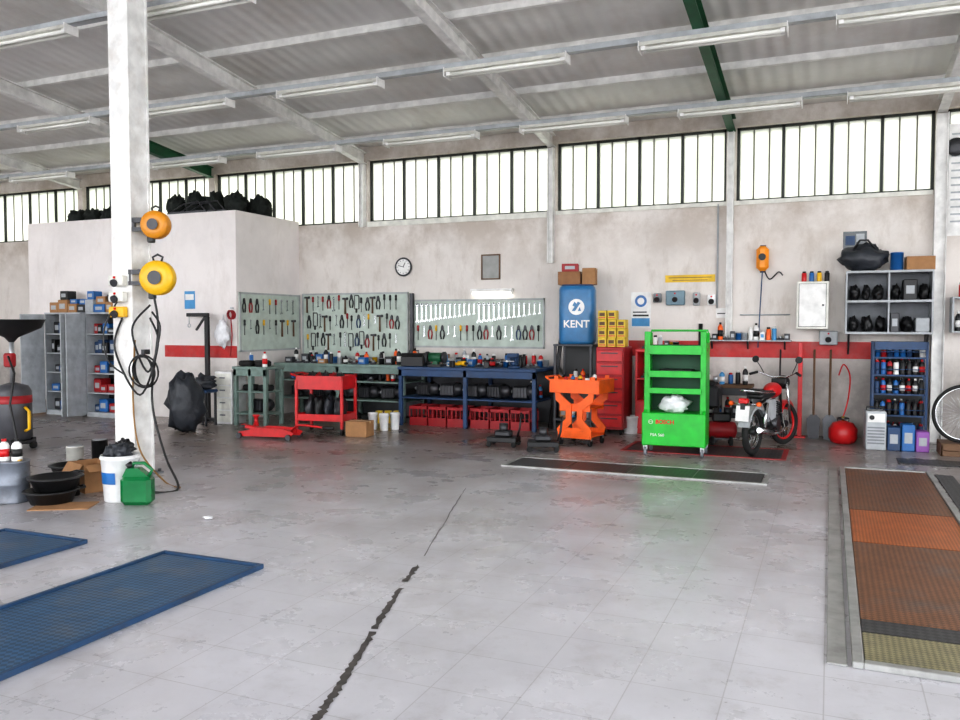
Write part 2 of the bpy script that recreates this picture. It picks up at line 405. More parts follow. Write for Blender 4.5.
for yr,us in ((9.42,(62,190,331,505,708,915)),(11.56,(190,300,431,572,736,912,45)),(7.04,(30,195))):
    zt=ceil(yr)-.3
    g=G(); g.bx(-19.9,7.9,yr-.05,yr+.05,zt-.06,zt-.055,lgrey); g.bx(-19.9,7.9,yr-.05,yr-.045,zt-.06,zt+.005,lgrey); g.bx(-19.9,7.9,yr+.045,yr+.05,zt-.06,zt+.005,lgrey)
    solo('cable_tray',g,'long grey steel cable tray under the roof beams','cable tray',group='overhead cable trays')
    for u in us: put('lamp',lamp_fn,(wx(u,yr),yr,zt-.06))
# floor crack
pts=[(466,488),(455,505),(440,530),(418,565),(408,578),(395,597),(383,615),(370,637),(355,662),(340,686),(326,706),(312,724),(300,745)]
g=G(); vs=[];n=len(pts); rr=random.Random(3); sub=[]
for i in range(n-1):
    a=Vector(fl(*pts[i]));b=Vector(fl(*pts[i+1]))
    for k in range(9): sub.append(a.lerp(b,k/9))
dd=(sub[-1]-sub[0]).normalized(); pr=Vector((-dd.y,dd.x))
for i,p in enumerate(sub):
    w=.009+rr.random()*.016 if 28<i else .002+rr.random()*.003
    j=(rr.random()-.5)*.012
    for s in (-1,1):
        q=p+pr*(s*w+j); vs.append((q.x,q.y,.002))
fs=[(2*i,2*i+1,2*i+3,2*i+2) for i in range(len(sub)-1) if i not in (25,26,38,39,40,60)]
g.add(vs,fs,crackm); struct('trim_5',g,'thin dark broken joint running across the floor')

# ================================================================= FLOOR LIFTS AND PIT COVERS
def platform(name,x0,x1,ya,yb,secs,frame,label,h=.02,f=.05):
    t=thing(name,label,'car lift',((x0+x1)/2,(ya+yb)/2,0)); cx,cy=(x0+x1)/2,(ya+yb)/2
    g=G()
    g.bx(x0-cx,x0-cx+f,ya-cy,yb-cy,0,h+.012,frame,.004); g.bx(x1-cx-f,x1-cx,ya-cy,yb-cy,0,h+.012,frame,.004)
    g.bx(x0-cx+f,x1-cx-f,yb-cy-f,yb-cy,0,h+.012,frame,.004); g.bx(x0-cx+f,x1-cx-f,ya-cy,ya-cy+f,0,h+.012,frame,.004)
    part(t,g,'frame','worn steel edge frame')
    for a,b,m,l in secs:
        g=G(); g.bx(x0-cx+f+.006,x1-cx-f-.006,a-cy,b-cy-.006,0,h,m,.003); part(t,g,'tread_plate',l)
    return t
galv=mat('galvanised_frame',(.4,.4,.39),.4,.4,dirt=.6)
bframe=mat('blue_frame',(.03,.08,.17),.45,.3,dirt=.6)
platform('lift_platform',-4.25,-3.4,-1.5,4.36,[(-1.46,1.4,tread_blue,None),(1.4,4.32,tread_blue,None)],bframe,'blue tread-plate car lift platform set in the floor',f=.03)
platform('lift_platform',-5.85,-4.98,-1.5,4.36,[(-1.46,1.4,tread_blue,None),(1.4,4.32,tread_blue,None)],bframe,'blue tread-plate lift platform beside its twin',f=.03)
platform('lift_platform',.12,1.02,4.15,9.95,[(4.21,4.62,tread_yel,'worn beige end grating'),(4.62,4.83,tread_dark,'grey hinge plate'),(4.83,6.55,tread_rust,'rusty brown tread plate'),(6.55,7.7,tread_org,'orange painted plate'),(7.7,9.89,tread_rust,'rusty brown tread plate')],galv,'rusty orange car lift platform with galvanised frame')
g=G(); g.bx(.01,.1,4.15,9.95,0,.012,galv,.003); solo('guide_rail',g,'galvanised steel guide rail beside the orange platform','rail')
g=G(); g.bx(1.05,1.22,4.6,9.9,0,.008,tread_dark,.003); solo('slot_cover',g,'dark steel strip cover beside the orange platform','floor cover')
platform('lift_platform',1.75,2.6,4.15,9.95,[(4.21,9.89,tread_rust,None)],galv,'rusty tread-plate lift platform beside its twin')
xa,ya=fl(480,475); xb,yb=fl(765,490)
t=thing('pit_cover','long dark steel inspection pit cover with pale frame','floor cover',((xa+xb)/2,8.95,0))
g=G(); W=(xb-xa)/2
g.bx(-W,W,-.33,-.29,0,.015,galv); g.bx(-W,W,.29,.33,0,.015,galv); g.bx(-W,-W+.04,-.29,.29,0,.015,galv); g.bx(W-.04,W,-.29,.29,0,.015,galv); part(t,g,'frame')
for k in range(4):
    g=G(); a=-W+.05+k*(2*W-.1)/4; g.bx(a,a+(2*W-.1)/4-.012,-.28,.28,0,.01,tread_dark,.003); part(t,g,'cover_plate')
ax,ay=fl(607,458); bx_,by=fl(785,463)
t=thing('steel_plate','dark steel floor plate with worn red edges','floor cover',((ax+bx_)/2,10.75,0)); W=(bx_-ax)/2
g=G(); g.bx(-W,W,-.45,-.39,0,.006,dred); g.bx(-W,-W+.06,-.39,.45,0,.006,dred); g.bx(W-.06,W,-.39,.45,0,.006,dred); g.bx(-W+.06,W-.06,.39,.45,0,.006,dred); part(t,g,'frame','red painted steel edge')
g=G(); g.bx(-W+.065,W-.065,-.385,.385,0,.005,tread_dark); part(t,g,'cover_plate')
g=G(); g.bx(.75,2.6,10.55,10.95,0,.012,tread_dark,.003); solo('steel_plate',g,'small dark steel floor plate','floor cover')
g=G(); g.bx(1.3,1.7,8.6,9.3,0,.01,tread_dark,.003); solo('steel_plate',g,'square black steel floor plate','floor cover')

# ================================================================= COLUMN WITH REELS
px,py=-6.82,6.6
postm=mat('post_paint',(.84,.83,.81),.5,dirt=.35,dcol=(.36,.27,.19),dscale=3)
g=G(); H=ceil(py)-.1
g.bx(px-.135,px+.135,py-.135,py-.115,0,H,postm); g.bx(px-.135,px+.135,py+.115,py+.135,0,H,postm); g.bx(px+.1,px+.12,py-.115,py+.115,0,H,postm); g.bx(px-.12,px-.1,py-.115,py+.115,0,H,postm)
g.bx(px-.2,px+.2,py-.2,py+.2,0,.02,grey)
for a in (-.17,.17):
    for b in (-.17,.17): g.cyl((px+a,py+b,.02),(px+a,py+b,.05),.018,dsteel,seg=6)
solo('support_post',g,'white painted steel roof post with grimy foot','post')
def reel(u,v,r,m,label):
    x,z=wp(u,v,py-.02); t=thing('hose_reel',label,'hose reel',(x,py-.02,z),rad(20))
    g=G(); g.lathe([(r*.55,-.07),(r*.95,-.065),(r,-.04),(r,.04),(r*.95,.065),(r*.55,.07)],m,ax=(0,1,0),seg=26); part(t,g,'casing')
    g=G(); g.lathe([(r*.4,-.012),(r*.34,.012)],dsteel,c=(0,-.08,0),ax=(0,1,0)); part(t,g,'hub_cover')
    g=G(); g.box((-r*1.0,.0,r*.35),(r*1.4,.05,.05),dsteel); g.box((-r*1.0,0,-r*.3),(r*1.4,.05,.04),dsteel); g.box((-r*1.6,0,0),(.02,.05,r*.8),dsteel); part(t,g,'bracket')
    g=G(); g.box((-r*.3,-.02,-r*1.0),(.07,.06,.08),black,b=.01); part(t,g,'hose_guide')
    g=G(); g.tube([(r*.2,-.0,r*.9),(r*.3,0,r*1.2),(0,0,r*1.35),(-r*.3,0,r*1.2),(-r*.2,0,r*.9)],.012,dsteel); part(t,g,'hanger')
    return t
reel(158,278,.18,yellow,'yellow enclosed air hose reel on the white post')
reel(156,225,.145,mat('amber_paint',(.7,.27,.01),.4,dirt=.3),'amber hose reel higher up the white post')
def sockbox(loc,rz,label='grey electrical socket box on the white post',m=lgrey,s=(.16,.09,.2)):
    t=thing('socket_box',label,'socket box',loc,rz)
    g=G(); g.box((0,-s[1]/2,0),s,m,b=.012); part(t,g,'casing')
    g=G(); g.cyl((0,-s[1],-.02),(0,-s[1]-.025,-.03),.04,dsteel); part(t,g,'socket')
    g=G(); g.cyl((0,-s[1],s[2]*.3),(0,-s[1]-.012,s[2]*.3),.013,redlens,seg=10); part(t,g,'button')
    return t
for v,m in ((281,offw),(297,offw),(312,yellow)):
    x,z=wp(122,v,py-.135); sockbox((px-.02,py-.135,z),0,'small electrical socket box on the white post',m,(.2,.08,.11))
def cable(pts,r,m,label,cat='cable',name='cable'):
    P=[Vector(p) for p in pts]; out=[]
    for i in range(len(P)-1):
        p0=P[max(i-1,0)];p1=P[i];p2=P[i+1];p3=P[min(i+2,len(P)-1)]
        for k in range(8):
            t=k/8; out.append(.5*((2*p1)+(p2-p0)*t+(2*p0-5*p1+4*p2-p3)*t*t+(3*p1-p0-3*p2+p3)*t**3))
    out.append(P[-1]); g=G(); g.tube(out,r,m,7); return solo(name,g,label,cat)
py_=py-.16
def pp(u,v,y): a=wp(u,v,y); return (a[0],y,a[1])
cable([pp(122,318,py_),pp(115,350,py_),pp(140,395,py_-.05),pp(158,345,py_-.05),pp(150,318,py_)],.011,black,'black cable looped on the white post')
cable([pp(150,305,py_),pp(132,330,py_-.03),pp(148,372,py_-.06),pp(160,330,py_-.03),pp(152,312,py_)],.011,black,'black cable looped on the white post')
cable([pp(154,296,py_),pp(158,330,py_),pp(152,400,py_),pp(165,455,py_-.05),(*fl(178,490),.015),(*fl(150,494),.015)],.012,black,'black air hose hanging down to the floor','hose','air_hose')
cable([pp(135,340,py_),pp(133,400,py_),pp(140,450,py_),(*fl(165,483),.015),(*fl(180,489),.015)],.009,mat('ochre_cable',(.3,.16,.04),.6),'brown cable hanging down the post to the floor')
cable([pp(118,300,py_),pp(104,330,py_-.1),pp(108,360,py_-.1),pp(125,375,py_)],.009,black,'black cable looped on the white post')
g=G()
for k in range(5): g.ring((0,0,-.2),.16+.012*math.sin(k*2),.008,black,ax=(.15*k-.3,1,.1),seg=22,ts=6)
g.box((0,.03,0),(.04,.08,.05),dsteel)
x,z=wp(147,352,py-.2); solo('coiled_cable',g,'coiled black cable hung on the white post','cable',(x-.05,py-.2,z),0)

# ================================================================= FLOOR CLUTTER BY THE POST
def bucket_fn(r,h,m,hm=steel,label='white plastic bucket',print_=None):
    def f(loc,rz):
        t=thing('bucket',label,'bucket',loc,rz)
        g=G(); g.lathe([(r*.82,0),(r*.84,.01),(r*.98,h*.9),(r*1.04,h*.92),(r*1.04,h*.96),(r,h*.96),(r,h),(r*.95,h),(r*.93,h*.9),(r*.9,h*.85)],m,seg=26); part(t,g,'body')
        g=G(); pts=[(math.cos(a)*r*1.05,-math.sin(a)*r*.5,h*.9-math.sin(a)*r*.85) for a in [math.pi*k/12 for k in range(13)]]; g.tube(pts,.005,hm,6); part(t,g,'handle')
        if print_:
            g=G(); n=12; vs=[]
            for k in range(n+1):
                a=rad(-140+60*k/n)
                for zz,q in ((h*.4,.91),(h*.65,.95)): vs.append((math.cos(a)*(r*q+.004),math.sin(a)*(r*q+.004),zz))
            g.add(vs,[(2*k,2*k+1,2*k+3,2*k+2) for k in range(n)],print_,True); part(t,g,'printed_label','blue printed label')
        return t
    return f
x,y=fl(108,503); bucket_fn(.17,.42,plasw,print_=blue,label='white plastic bucket with blue print, full of rubbish')((x,y+.15,0),rad(20))
g=G()
for k,(a,b,c,m) in enumerate([(-.04,.02,.44,black),(.06,-.03,.45,tarp),(0,.06,.48,black),(-.07,-.04,.43,tarp)]): g.lump((a,b,c),(.08,.07,.07),m,k,.4,flat=-.06)
solo('rubbish_bag',g,'crumpled black rubbish bag stuffed in the bucket','rubbish bag',(x,y+.15,0))
x,y=fl(131,506)
t=thing('jerry_can','green plastic jug standing on the floor by the post','jug',(x,y+.08,0),rad(25))
g=G(); g.box((0,0,.13),(.27,.16,.26),jugg,b=.035); g.prism([(-.12,.25),(.12,.25),(.02,.33),(-.08,.33)],-.05,.05,jugg); part(t,g,'body')
g=G(); g.tube([(.1,0,.25),(.13,0,.31),(.06,0,.37),(-.03,0,.37),(-.05,0,.32)],.016,jugg); part(t,g,'handle')
g=G(); g.cyl((-.05,0,.33),(-.08,0,.37),.03,black); part(t,g,'cap')
def carton_fn(sx,sy,sz,m=card,open_=False,label='brown cardboard box'):
    def f(loc,rz):
        t=thing('cardboard_box',label,'box',loc,rz)
        g=G()
        if open_:
            w=.006
            g.bx(-sx/2,sx/2,-sy/2,sy/2,0,w,m); g.bx(-sx/2,sx/2,-sy/2,-sy/2+w,w,sz,m); g.bx(-sx/2,sx/2,sy/2-w,sy/2,w,sz,m); g.bx(-sx/2,-sx/2+w,-sy/2+w,sy/2-w,w,sz,m); g.bx(sx/2-w,sx/2,-sy/2+w,sy/2-w,w,sz,m)
            part(t,g,'body')
            for s in (-1,1):
                g=G(); g.box((s*(sx/2+sx*.14),0,sz-.03),(sx*.3,sy*.95,w),m,rot=(0,s*.5,0)); part(t,g,'flap')
            g=G(); g.box((0,-sy/2-.05,sz-.05),(sx*.95,.13,w),m,rot=(1.0,0,0)); part(t,g,'flap')
        else:
            g.box((0,0,sz/2),(sx,sy,sz),m,b=.004); part(t,g,'body')
            g=G(); g.bx(-sx/2-.001,sx/2+.001,-.02,.02,sz-.03,sz+.001,tape); part(t,g,'tape')
        return t
    return f
x,y=fl(76,494); carton_fn(.36,.26,.27,card,True,'open torn cardboard box beside the bucket')((x-.05,y+.22,0),rad(-20))
x,y=fl(66,506); g=G(); g.box((0,0,.004),(.5,.3,.008),card); solo('cardboard_sheet',g,'flattened cardboard sheet on the floor','cardboard',(x,y-.02,0),rad(30))
def pan_fn(loc,rz):
    t=thing('oil_drain_pan','black plastic oil drain pan','drain pan',loc,rz)
    g=G(); g.lathe([(.17,0),(.21,.1),(.235,.11),(.235,.12),(.2,.12),(.165,.03)],black,seg=26); part(t,g,'bowl')
    g=G(); g.tube([(.2,.05,.11),(.27,.04,.12),(.27,-.04,.12),(.2,-.05,.11)],.012,black); part(t,g,'handle')
    return t
x,y=fl(36,506); pan_fn((x,y+.16,0),1); put('panp',pan_fn,(x+.03,y+.18,.12),1.6)
x,y=fl(48,480); put('pan2',pan_fn,(x,y+.3,0),2,'black plastic oil drain pan with greasy rim')
def jar_fn(r,h,m,cm,label,name='bottle',cat='bottle'):
    def f(loc,rz):
        t=thing(name,label,cat,loc,rz)
        g=G(); g.lathe([(r*.95,0),(r,.01),(r,h*.68),(r*.8,h*.78),(r*.38,h*.86),(r*.38,h*.9)],m,seg=16); g.lathe([(r*1.01,h*.2),(r*1.015,h*.55)],cm if cm is not m else white,seg=16); part(t,g,'body')
        g=G(); g.cyl((0,0,h*.88),(0,0,h),r*.45,cm,seg=12); part(t,g,'cap'); return t
    return f
def can_fn(r,h,m,cm,label):
    def f(loc,rz):
        t=thing('spray_can',label,'spray can',loc,rz)
        g=G(); g.lathe([(r*.95,0),(r,.008),(r,h*.8),(r*.7,h*.86)],m,seg=16); part(t,g,'body')
        g=G(); g.lathe([(r*.75,h*.84),(r*.72,h*.98),(r*.6,h)],cm,seg=14); part(t,g,'cap'); return t
    return f
def tin_fn(r,h,m,label):
    def f(loc,rz):
        t=thing('paint_tin',label,'tin',loc,rz)
        g=G(); g.lathe([(r,0),(r,h*.95),(r*1.03,h*.95),(r*1.03,h)],m,seg=18); part(t,g,'body')
        g=G(); g.lathe([(r*.9,h-.004),(r*.88,h+.006)],steel,seg=18); part(t,g,'lid'); return t
    return f
x,y=fl(2,505); t=thing('oil_drum','small dented grey steel drum standing on the floor','drum',(x-.05,y+.15,0))
g=G(); g.lathe([(.14,0),(.145,.01),(.14,.02),(.14,.16),(.147,.17),(.14,.18),(.14,.36),(.148,.37),(.14,.375)],mat('drum_grey',(.2,.22,.26),.4,.4,dirt=.6),seg=26); part(t,g,'body')
g=G(); g.cyl((.08,0,.37),(.08,0,.39),.03,brass); part(t,g,'bung')
for k,(m,cm,l) in enumerate([(white,red,'white bottle with red cap on the grey drum'),(white,black,'white bottle standing on the grey drum')]):
    jar_fn(.045,.2,m,cm,l)((x-.09+.1*k,y+.1+.05*(k%2),.375),0)
tin_fn(.08,.2,black,'black oil tin on the floor beside the drum')((x+.2,y+.55,0),0)
for (u,v,m,l) in ((60,470,offw,'dirty white canister on the floor'),(86,462,black,'black plastic canister on the floor')):
    x,y=fl(u,v); tin_fn(.09,.24,m,l)((x,y+.2,0),0)
g=G(); g.lump((0,0,.015),(.04,.03,.012),bag,4,.3,flat=-.014); x,y=fl(208,519); solo('crumpled_paper',g,'small crumpled white paper on the floor','litter',(x,y,0))
# oil drainer at the edge
x,y=fl(-4,452)
t=thing('waste_oil_drainer','dark grey mobile waste oil drainer with a black funnel bowl','oil drainer',(x,y+.25,0))
g=G(); g.lathe([(.18,.12),(.22,.16),(.22,.75),(.18,.82),(.05,.86)],mat('greasy_grey_paint',(.07,.07,.08),.4,dirt=.6),seg=24); part(t,g,'tank','greasy dark grey steel tank')
g=G(); g.lathe([(.222,.6),(.224,.61),(.222,.7)],dred,seg=24); part(t,g,'tank_band','dark red painted band')
g=G(); g.cyl((0,0,.84),(0,0,1.45),.03,steel); part(t,g,'pole','steel pole')
g=G(); g.box((0,-.03,1.15),(.14,.1,.18),dred,b=.02); part(t,g,'pump_unit','dark red pump unit')
g=G(); g.lathe([(.03,1.38),(.08,1.44),(.34,1.56),(.39,1.66),(.4,1.67),(.36,1.66),(.08,1.5),(.04,1.48)],black,seg=28); part(t,g,'funnel_bowl','black funnel bowl')
g=G(); g.tube([(.22,0,.25),(.29,0,.28),(.29,0,.5),(.22,0,.55)],.02,yellow); part(t,g,'handle','yellow handle')
for a in range(4):
    g=G(); q=rad(45+90*a); c=(math.cos(q)*.22,math.sin(q)*.22,.05); g.cyl((c[0]-.015,c[1],.05),(c[0]+.015,c[1],.05),.05,rubber); g.box((c[0],c[1],.12),(.05,.05,.06),dsteel); part(t,g,'caster')
g=G(); g.cyl((0,0,.085),(0,0,.125),.25,dsteel,seg=20); part(t,g,'base_plate')
g=G(); g.tube([(.06,-.1,1.2),(.3,-.2,1.0),(.26,-.24,.6),(.34,-.2,.1),(.3,-.3,.015)],.014,black); part(t,g,'hose','black oil hose')

# ================================================================= GREY STEEL CABINETS BY THE OFFICE
cols_c=[red,blue,yellow,black,white,dgreen,orange,grey]
def smallbox(loc,rz,s,m,name='parts_box',label='small parts box',cat='box',group=None):
    g=G(); g.box((0,0,s[2]/2),s,m,b=min(s)*.06); g.bx(-s[0]*.3,s[0]*.3,-s[1]/2-.001,-s[1]/2,s[2]*.3,s[2]*.7,lgrey if m is not white else sky_b)
    return solo(name,g,label,cat,loc,rz,group)
def cname(m): 
    q=m.name.split('_'); return q[0] if q[0] not in ('dark','light','off') else ' '.join(q[:2])
def cabinet(x0,x1,y0,y1,h,m,shelves,door,label):
    t=thing('storage_cabinet',label,'cabinet',((x0+x1)/2,(y0+y1)/2,0)); w=(x1-x0)/2; d=(y1-y0)/2
    g=G(); g.bx(-w,-w+.02,-d,d,.0,h,m); g.bx(w-.02,w,-d,d,0,h,m); g.bx(-w+.02,w-.02,d-.015,d,0,h,dsteel); g.bx(-w+.02,w-.02,-d,d-.015,h-.03,h,m); g.bx(-w+.02,w-.02,-d,d-.015,.0,.08,m); part(t,g,'body')
    zs=[]
    for k in range(shelves):
        z=.08+(h-.11)*(k+1)/(shelves+1); g=G(); g.bx(-w+.02,w-.02,-d+.02,d-.015,z-.02,z,m); part(t,g,'shelf'); zs.append(z)
    for s,ang in door:
        g=G(); dw=w-.01; g.box((dw/2,0,h/2),(dw,.02,h-.06),m,b=.004); g.box((dw*.5,-.012,h*.75),(dw*.7,.006,.2),lgrey)
        o=part(t,g,'door',loc=(s*w,-d-.012,0),rot=(0,0,ang))
        g=G(); g.bx(dw-.08,dw-.04,-.045,-.01,h/2-.06,h/2+.06,chrome); q=g.obj('handle'); q.parent=o
    return t,[.08]+zs
rc=random.Random(5)
def fill(xa,xb,yc,zs,gp,hm=.24,pal=cols_c,lab='parts box on a cabinet shelf'):
    for z in zs:
        x=xa
        while x<xb-.1:
            w=rc.uniform(.08,.2); h=rc.uniform(.1,hm); m=rc.choice(pal)
            if x+w>xb: break
            smallbox((x+w/2,yc+rc.uniform(-.03,.03),z),0,(w,rc.uniform(.18,.26),h),m,label=cname(m)+' '+lab,group=gp); x+=w+rc.uniform(.005,.03)
t,zs=cabinet(-12.95,-12.07,10.5,10.98,1.82,lgrey,4,[(-1,rad(-98)),(1,rad(-86))],'grey steel cabinet with both doors open and shelves')
fill(-12.9,-12.12,10.72,zs,'boxes in the grey steel cabinet',pal=[black,blue,dsteel,dblue,grey,dsteel])
t,zs=cabinet(-11.95,-11.15,10.5,10.98,1.82,lgrey,4,[(-1,rad(-91))],'grey steel cabinet with an open door and full shelves')
fill(-11.91,-11.2,10.72,zs,'boxes in the open grey cabinet',pal=[black,blue,dred,dblue,black])
x=-12.95
for k in range(14):
    w=rc.uniform(.16,.28); m=rc.choice([blue,lgrey,card,black,lgrey,card,orange]); h=rc.uniform(.14,.26); 
    if x+w>-11.15: break
    smallbox((x+w/2,10.74,1.82),rc.uniform(-.04,.04),(w,.27,h),m,label=cname(m)+' box on top of the steel cabinets',group='boxes on top of the cabinets')
    if rc.random()<.7:
        m2=rc.choice([black,lgrey,card,blue,white]); smallbox((x+w/2,10.74,1.82+h),rc.uniform(-.1,.1),(w*.8,.2,rc.uniform(.08,.16)),m2,label=cname(m2)+' box stacked on top of the steel cabinets',group='boxes on top of the cabinets')
    x+=w*1.06
carton_fn(.4,.3,.22,label='brown cardboard box leaning on the cabinet')((-13.35,10.7,0),.2)

# objects in front of the office block
x,y=fl(174,433); g=G(); g.lump((0,0,.42),(.25,.3,.46),tarp,2,.2,2.2,flat=-.42); solo('covered_engine',g,'engine draped in a crumpled dark tarpaulin','tarpaulin',(x,y+.25,0))
t=thing('engine_crane','black steel workshop crane with a horizontal jib','crane',(wx(207,10.82),10.82,0))
g=G(); g.bx(-.035,.035,-.035,.035,.04,1.74,black,.008); part(t,g,'mast')
g=G(); g.bx(-.42,.035,-.03,.03,1.74,1.8,black,.008); g.box((-.13,0,1.63),(.3,.03,.03),black,rot=(0,rad(-50),0)); part(t,g,'jib')
g=G(); g.cyl((-.38,0,1.74),(-.38,0,1.62),.008,steel); g.ring((-.38,0,1.59),.03,.008,steel,ax=(0,1,0),seg=14); part(t,g,'hook')
g=G(); g.bx(-.2,.2,-.05,.05,0,.05,black); g.bx(-.04,.04,-.15,.1,0,.04,black); part(t,g,'base')
x=wx(203,10.3); g=G(); g.box((0,0,.55),(.34,.3,.05),dblue,b=.02); g.lump((0,0,.68),(.2,.14,.1),tarp,9,.4,flat=-.1)
for a in(-.13,.13):
    for b in (-.11,.11): g.bx(a-.015,a+.015,b-.015,b+.015,0,.53,dsteel)
solo('work_stool',g,'low blue stool with dark overalls thrown over it','stool',(x,10.3,0))
t=thing('plastic_drawer_unit','white plastic drawer unit against the inner room','drawer unit',(wx(229,10.7),10.72,0))
g=G(); g.bx(-.17,.17,-.18,.18,0,.85,plasw,.01); part(t,g,'body')
for k in range(4):
    g=G(); g.bx(-.155,.155,-.195,-.18,.04+k*.2,.22+k*.2,offw,.005); d_=part(t,g,'drawer'); g=G(); g.bx(-.05,.05,-.21,-.195,.14+k*.2,.16+k*.2,grey); q=g.obj('handle'); q.parent=d_
x,z=wp(226,330,OY-.02)
t=thing('hanging_bag','white plastic bag hanging on the wall','plastic bag',(x,OY-.02,z))
g=G(); g.lump((0,-.09,-.05),(.13,.08,.22),bag,5,.25); part(t,g,'bag')
g=G(); g.tube([(-.05,-.05,.12),(-.03,-.02,.26),(.03,-.02,.26),(.05,-.05,.12)],.008,bag); part(t,g,'bag_handle')
x,z=wp(240,305,OY-.03)
t=thing('coiled_lead','coiled red lead hanging on a hook','cable',(OX1-.07,OY-.03,z))
g=G()
for k in range(4): g.ring((0,-.02*k,-.16),.07,.01,dred,ax=(.1*k,1,.1),seg=18,ts=6)
g.tube([(0,-.03,-.24),(.02,-.03,-.5),(-.02,-.03,-.85)],.01,dred); part(t,g,'lead')
g=G(); g.box((0,0,-.05),(.03,.06,.03),steel); part(t,g,'hook')
x,z=wp(190,300,OY); g=G(); g.box((0,-.005,0),(.22,.01,.3),sky_b); g.box((0,-.012,.05),(.18,.004,.1),white); solo('paper_notice',g,'small blue and white notice on the inner room wall','notice',(x,OY,z))

# junk on the office roof
rj=random.Random(9)
for row,(yy,x0_,nn) in enumerate(((11.3,-10.6,4),(11.75,-10.45,4),(12.25,-10.35,3))):
    for k in range(nn):
        r=rj.uniform(.17,.19); h=rj.uniform(.2,.3)
        g=G(); g.lump((0,0,.0),(r,.16,h),net,k+3+row*10,.25,3.2,flat=-.12); solo('cloth_bundle',g,'dark crumpled tarpaulin and netting bundle','bundle',(x0_+k*.42,yy,3.5+.12),0,'dark bundles on the inner room roof')
for k in range(3):
    g=G(); g.box((0,0,.02),(.8,.03,.04),dsteel); g.tube([(-.38,.0,.03),(-.1,.0,.16),(.2,.02,.2),(.38,.0,.03)],.012,dsteel); solo('metal_bar',g,'dark bent metal bar lying on the inner room roof','bar',(-9.95+.35*(k-1)*.5,11.04+.035*k,3.5+.0),0,'metal bars on the inner room roof')
for k in range(3):
    g=G(); g.lump((0,0,0),(.18,.16,.16),net,k+20,.3,3,flat=-.1); solo('cloth_bundle',g,'dark crumpled tarpaulin and netting bundle','bundle',(wx(78,11.4)+k*.42,11.45,3.6),0,'dark bundles on the inner room roof')

# ================================================================= WORKBENCHES
def bench(name,x0,x1,y0,y1,h,m,top,shz,label,back=False):
    t=thing(name,label,'workbench',((x0+x1)/2,(y0+y1)/2,0)); w=(x1-x0)/2; d=(y1-y0)/2
    g=G(); g.bx(-w,w,-d,d,h-.045,h,top,.006); part(t,g,'worktop')
    n=3
    for k in range(n):
        for s in (-1,1):
            x=-w+.04+(2*w-.08)*k/(n-1); g=G(); g.bx(x-.03,x+.03,s*(d-.05)-.03,s*(d-.05)+.03,0,h-.045,m,.004); part(t,g,'leg')
    g=G(); g.bx(-w+.01,w-.01,-d+.02,-d+.05,h-.15,h-.045,m,.004); part(t,g,'apron')
    if back:
        g=G(); g.bx(-w+.01,w-.01,d-.012,d-.0,.02,h-.045,dsteel); part(t,g,'back_panel','dark back panel')  # dark sheet added to paint in the shade below the worktop
    for z in shz:
        g=G(); g.bx(-w+.02,w-.02,-d+.03,d-.03,z-.025,z,m,.004); part(t,g,'shelf')
    return t
BX0,BX1=wx(397,11.5),wx(536,11.5)
bench('workbench',BX0,BX1,11.5,12.62,.94,dblue,dblue,(.46,),'long blue steel workbench covered with tools',True)
bench('workbench',-8.95,BX0-.04,11.8,12.62,.94,benchgreen,benchgreen,(.35,.66),'pale green steel workbench with cluttered shelves',True)
TB=-8.45
bench('workbench',TB-.33,TB+.33,10.5,11.0,.94,benchgreen,benchgreen,(.2,.55),'small pale green bench beside the inner room')
def crate_fn(loc,rz):
    t=thing('crate','red plastic storage crate under the blue bench','crate',loc,rz,'red crates under the blue bench')
    g=G(); w,d,h=.148,.2,.31
    g.bx(-w+.01,w-.01,-d+.01,d-.01,0,.01,dred)
    for s in (-1,1):
        g.bx(-w,w,s*d-.006,s*d+.006,0,.13,dred); g.bx(s*w-.006,s*w+.006,-d,d,0,.13,dred)
        g.bx(-w-.004,w+.004,s*d-.012,s*d+.012,h-.05,h,dred,.003); g.bx(s*w-.006,s*w+.006,-d,d,h-.05,h,dred,.003)
        for k in range(5):
            x=-w+2*w*k/4; g.bx(x-.008,x+.008,s*d-.006,s*d+.006,.13,h-.05,dred)
            y=-d+2*d*k/4; g.bx(s*w-.006,s*w+.006,y-.008,y+.008,.13,h-.05,dred)
    part(t,g,'body')
    g=G(); g.bx(-.06,.06,-d-.02,-d-.005,.26,.3,dred,.003); part(t,g,'handle'); return t
nC=6
for k in range(nC):
    x=(BX0+BX1)/2+(-1 if k<3 else 1)*.03+(k-2.5)*.335
    put('crate',crate_fn,(x,11.84,0))
    g=G()
    for j in range(5): g.lump((rc.uniform(-.06,.06),rc.uniform(-.1,.1),0),(.045,.05,.05),rc.choice([black,dsteel,tarp]),j+k,.3)
    o=solo('scrap_parts',g,'oily scrap metal parts filling a red crate','scrap',(x,11.84,.08),group='scrap in the red crates'); o['kind']='stuff'

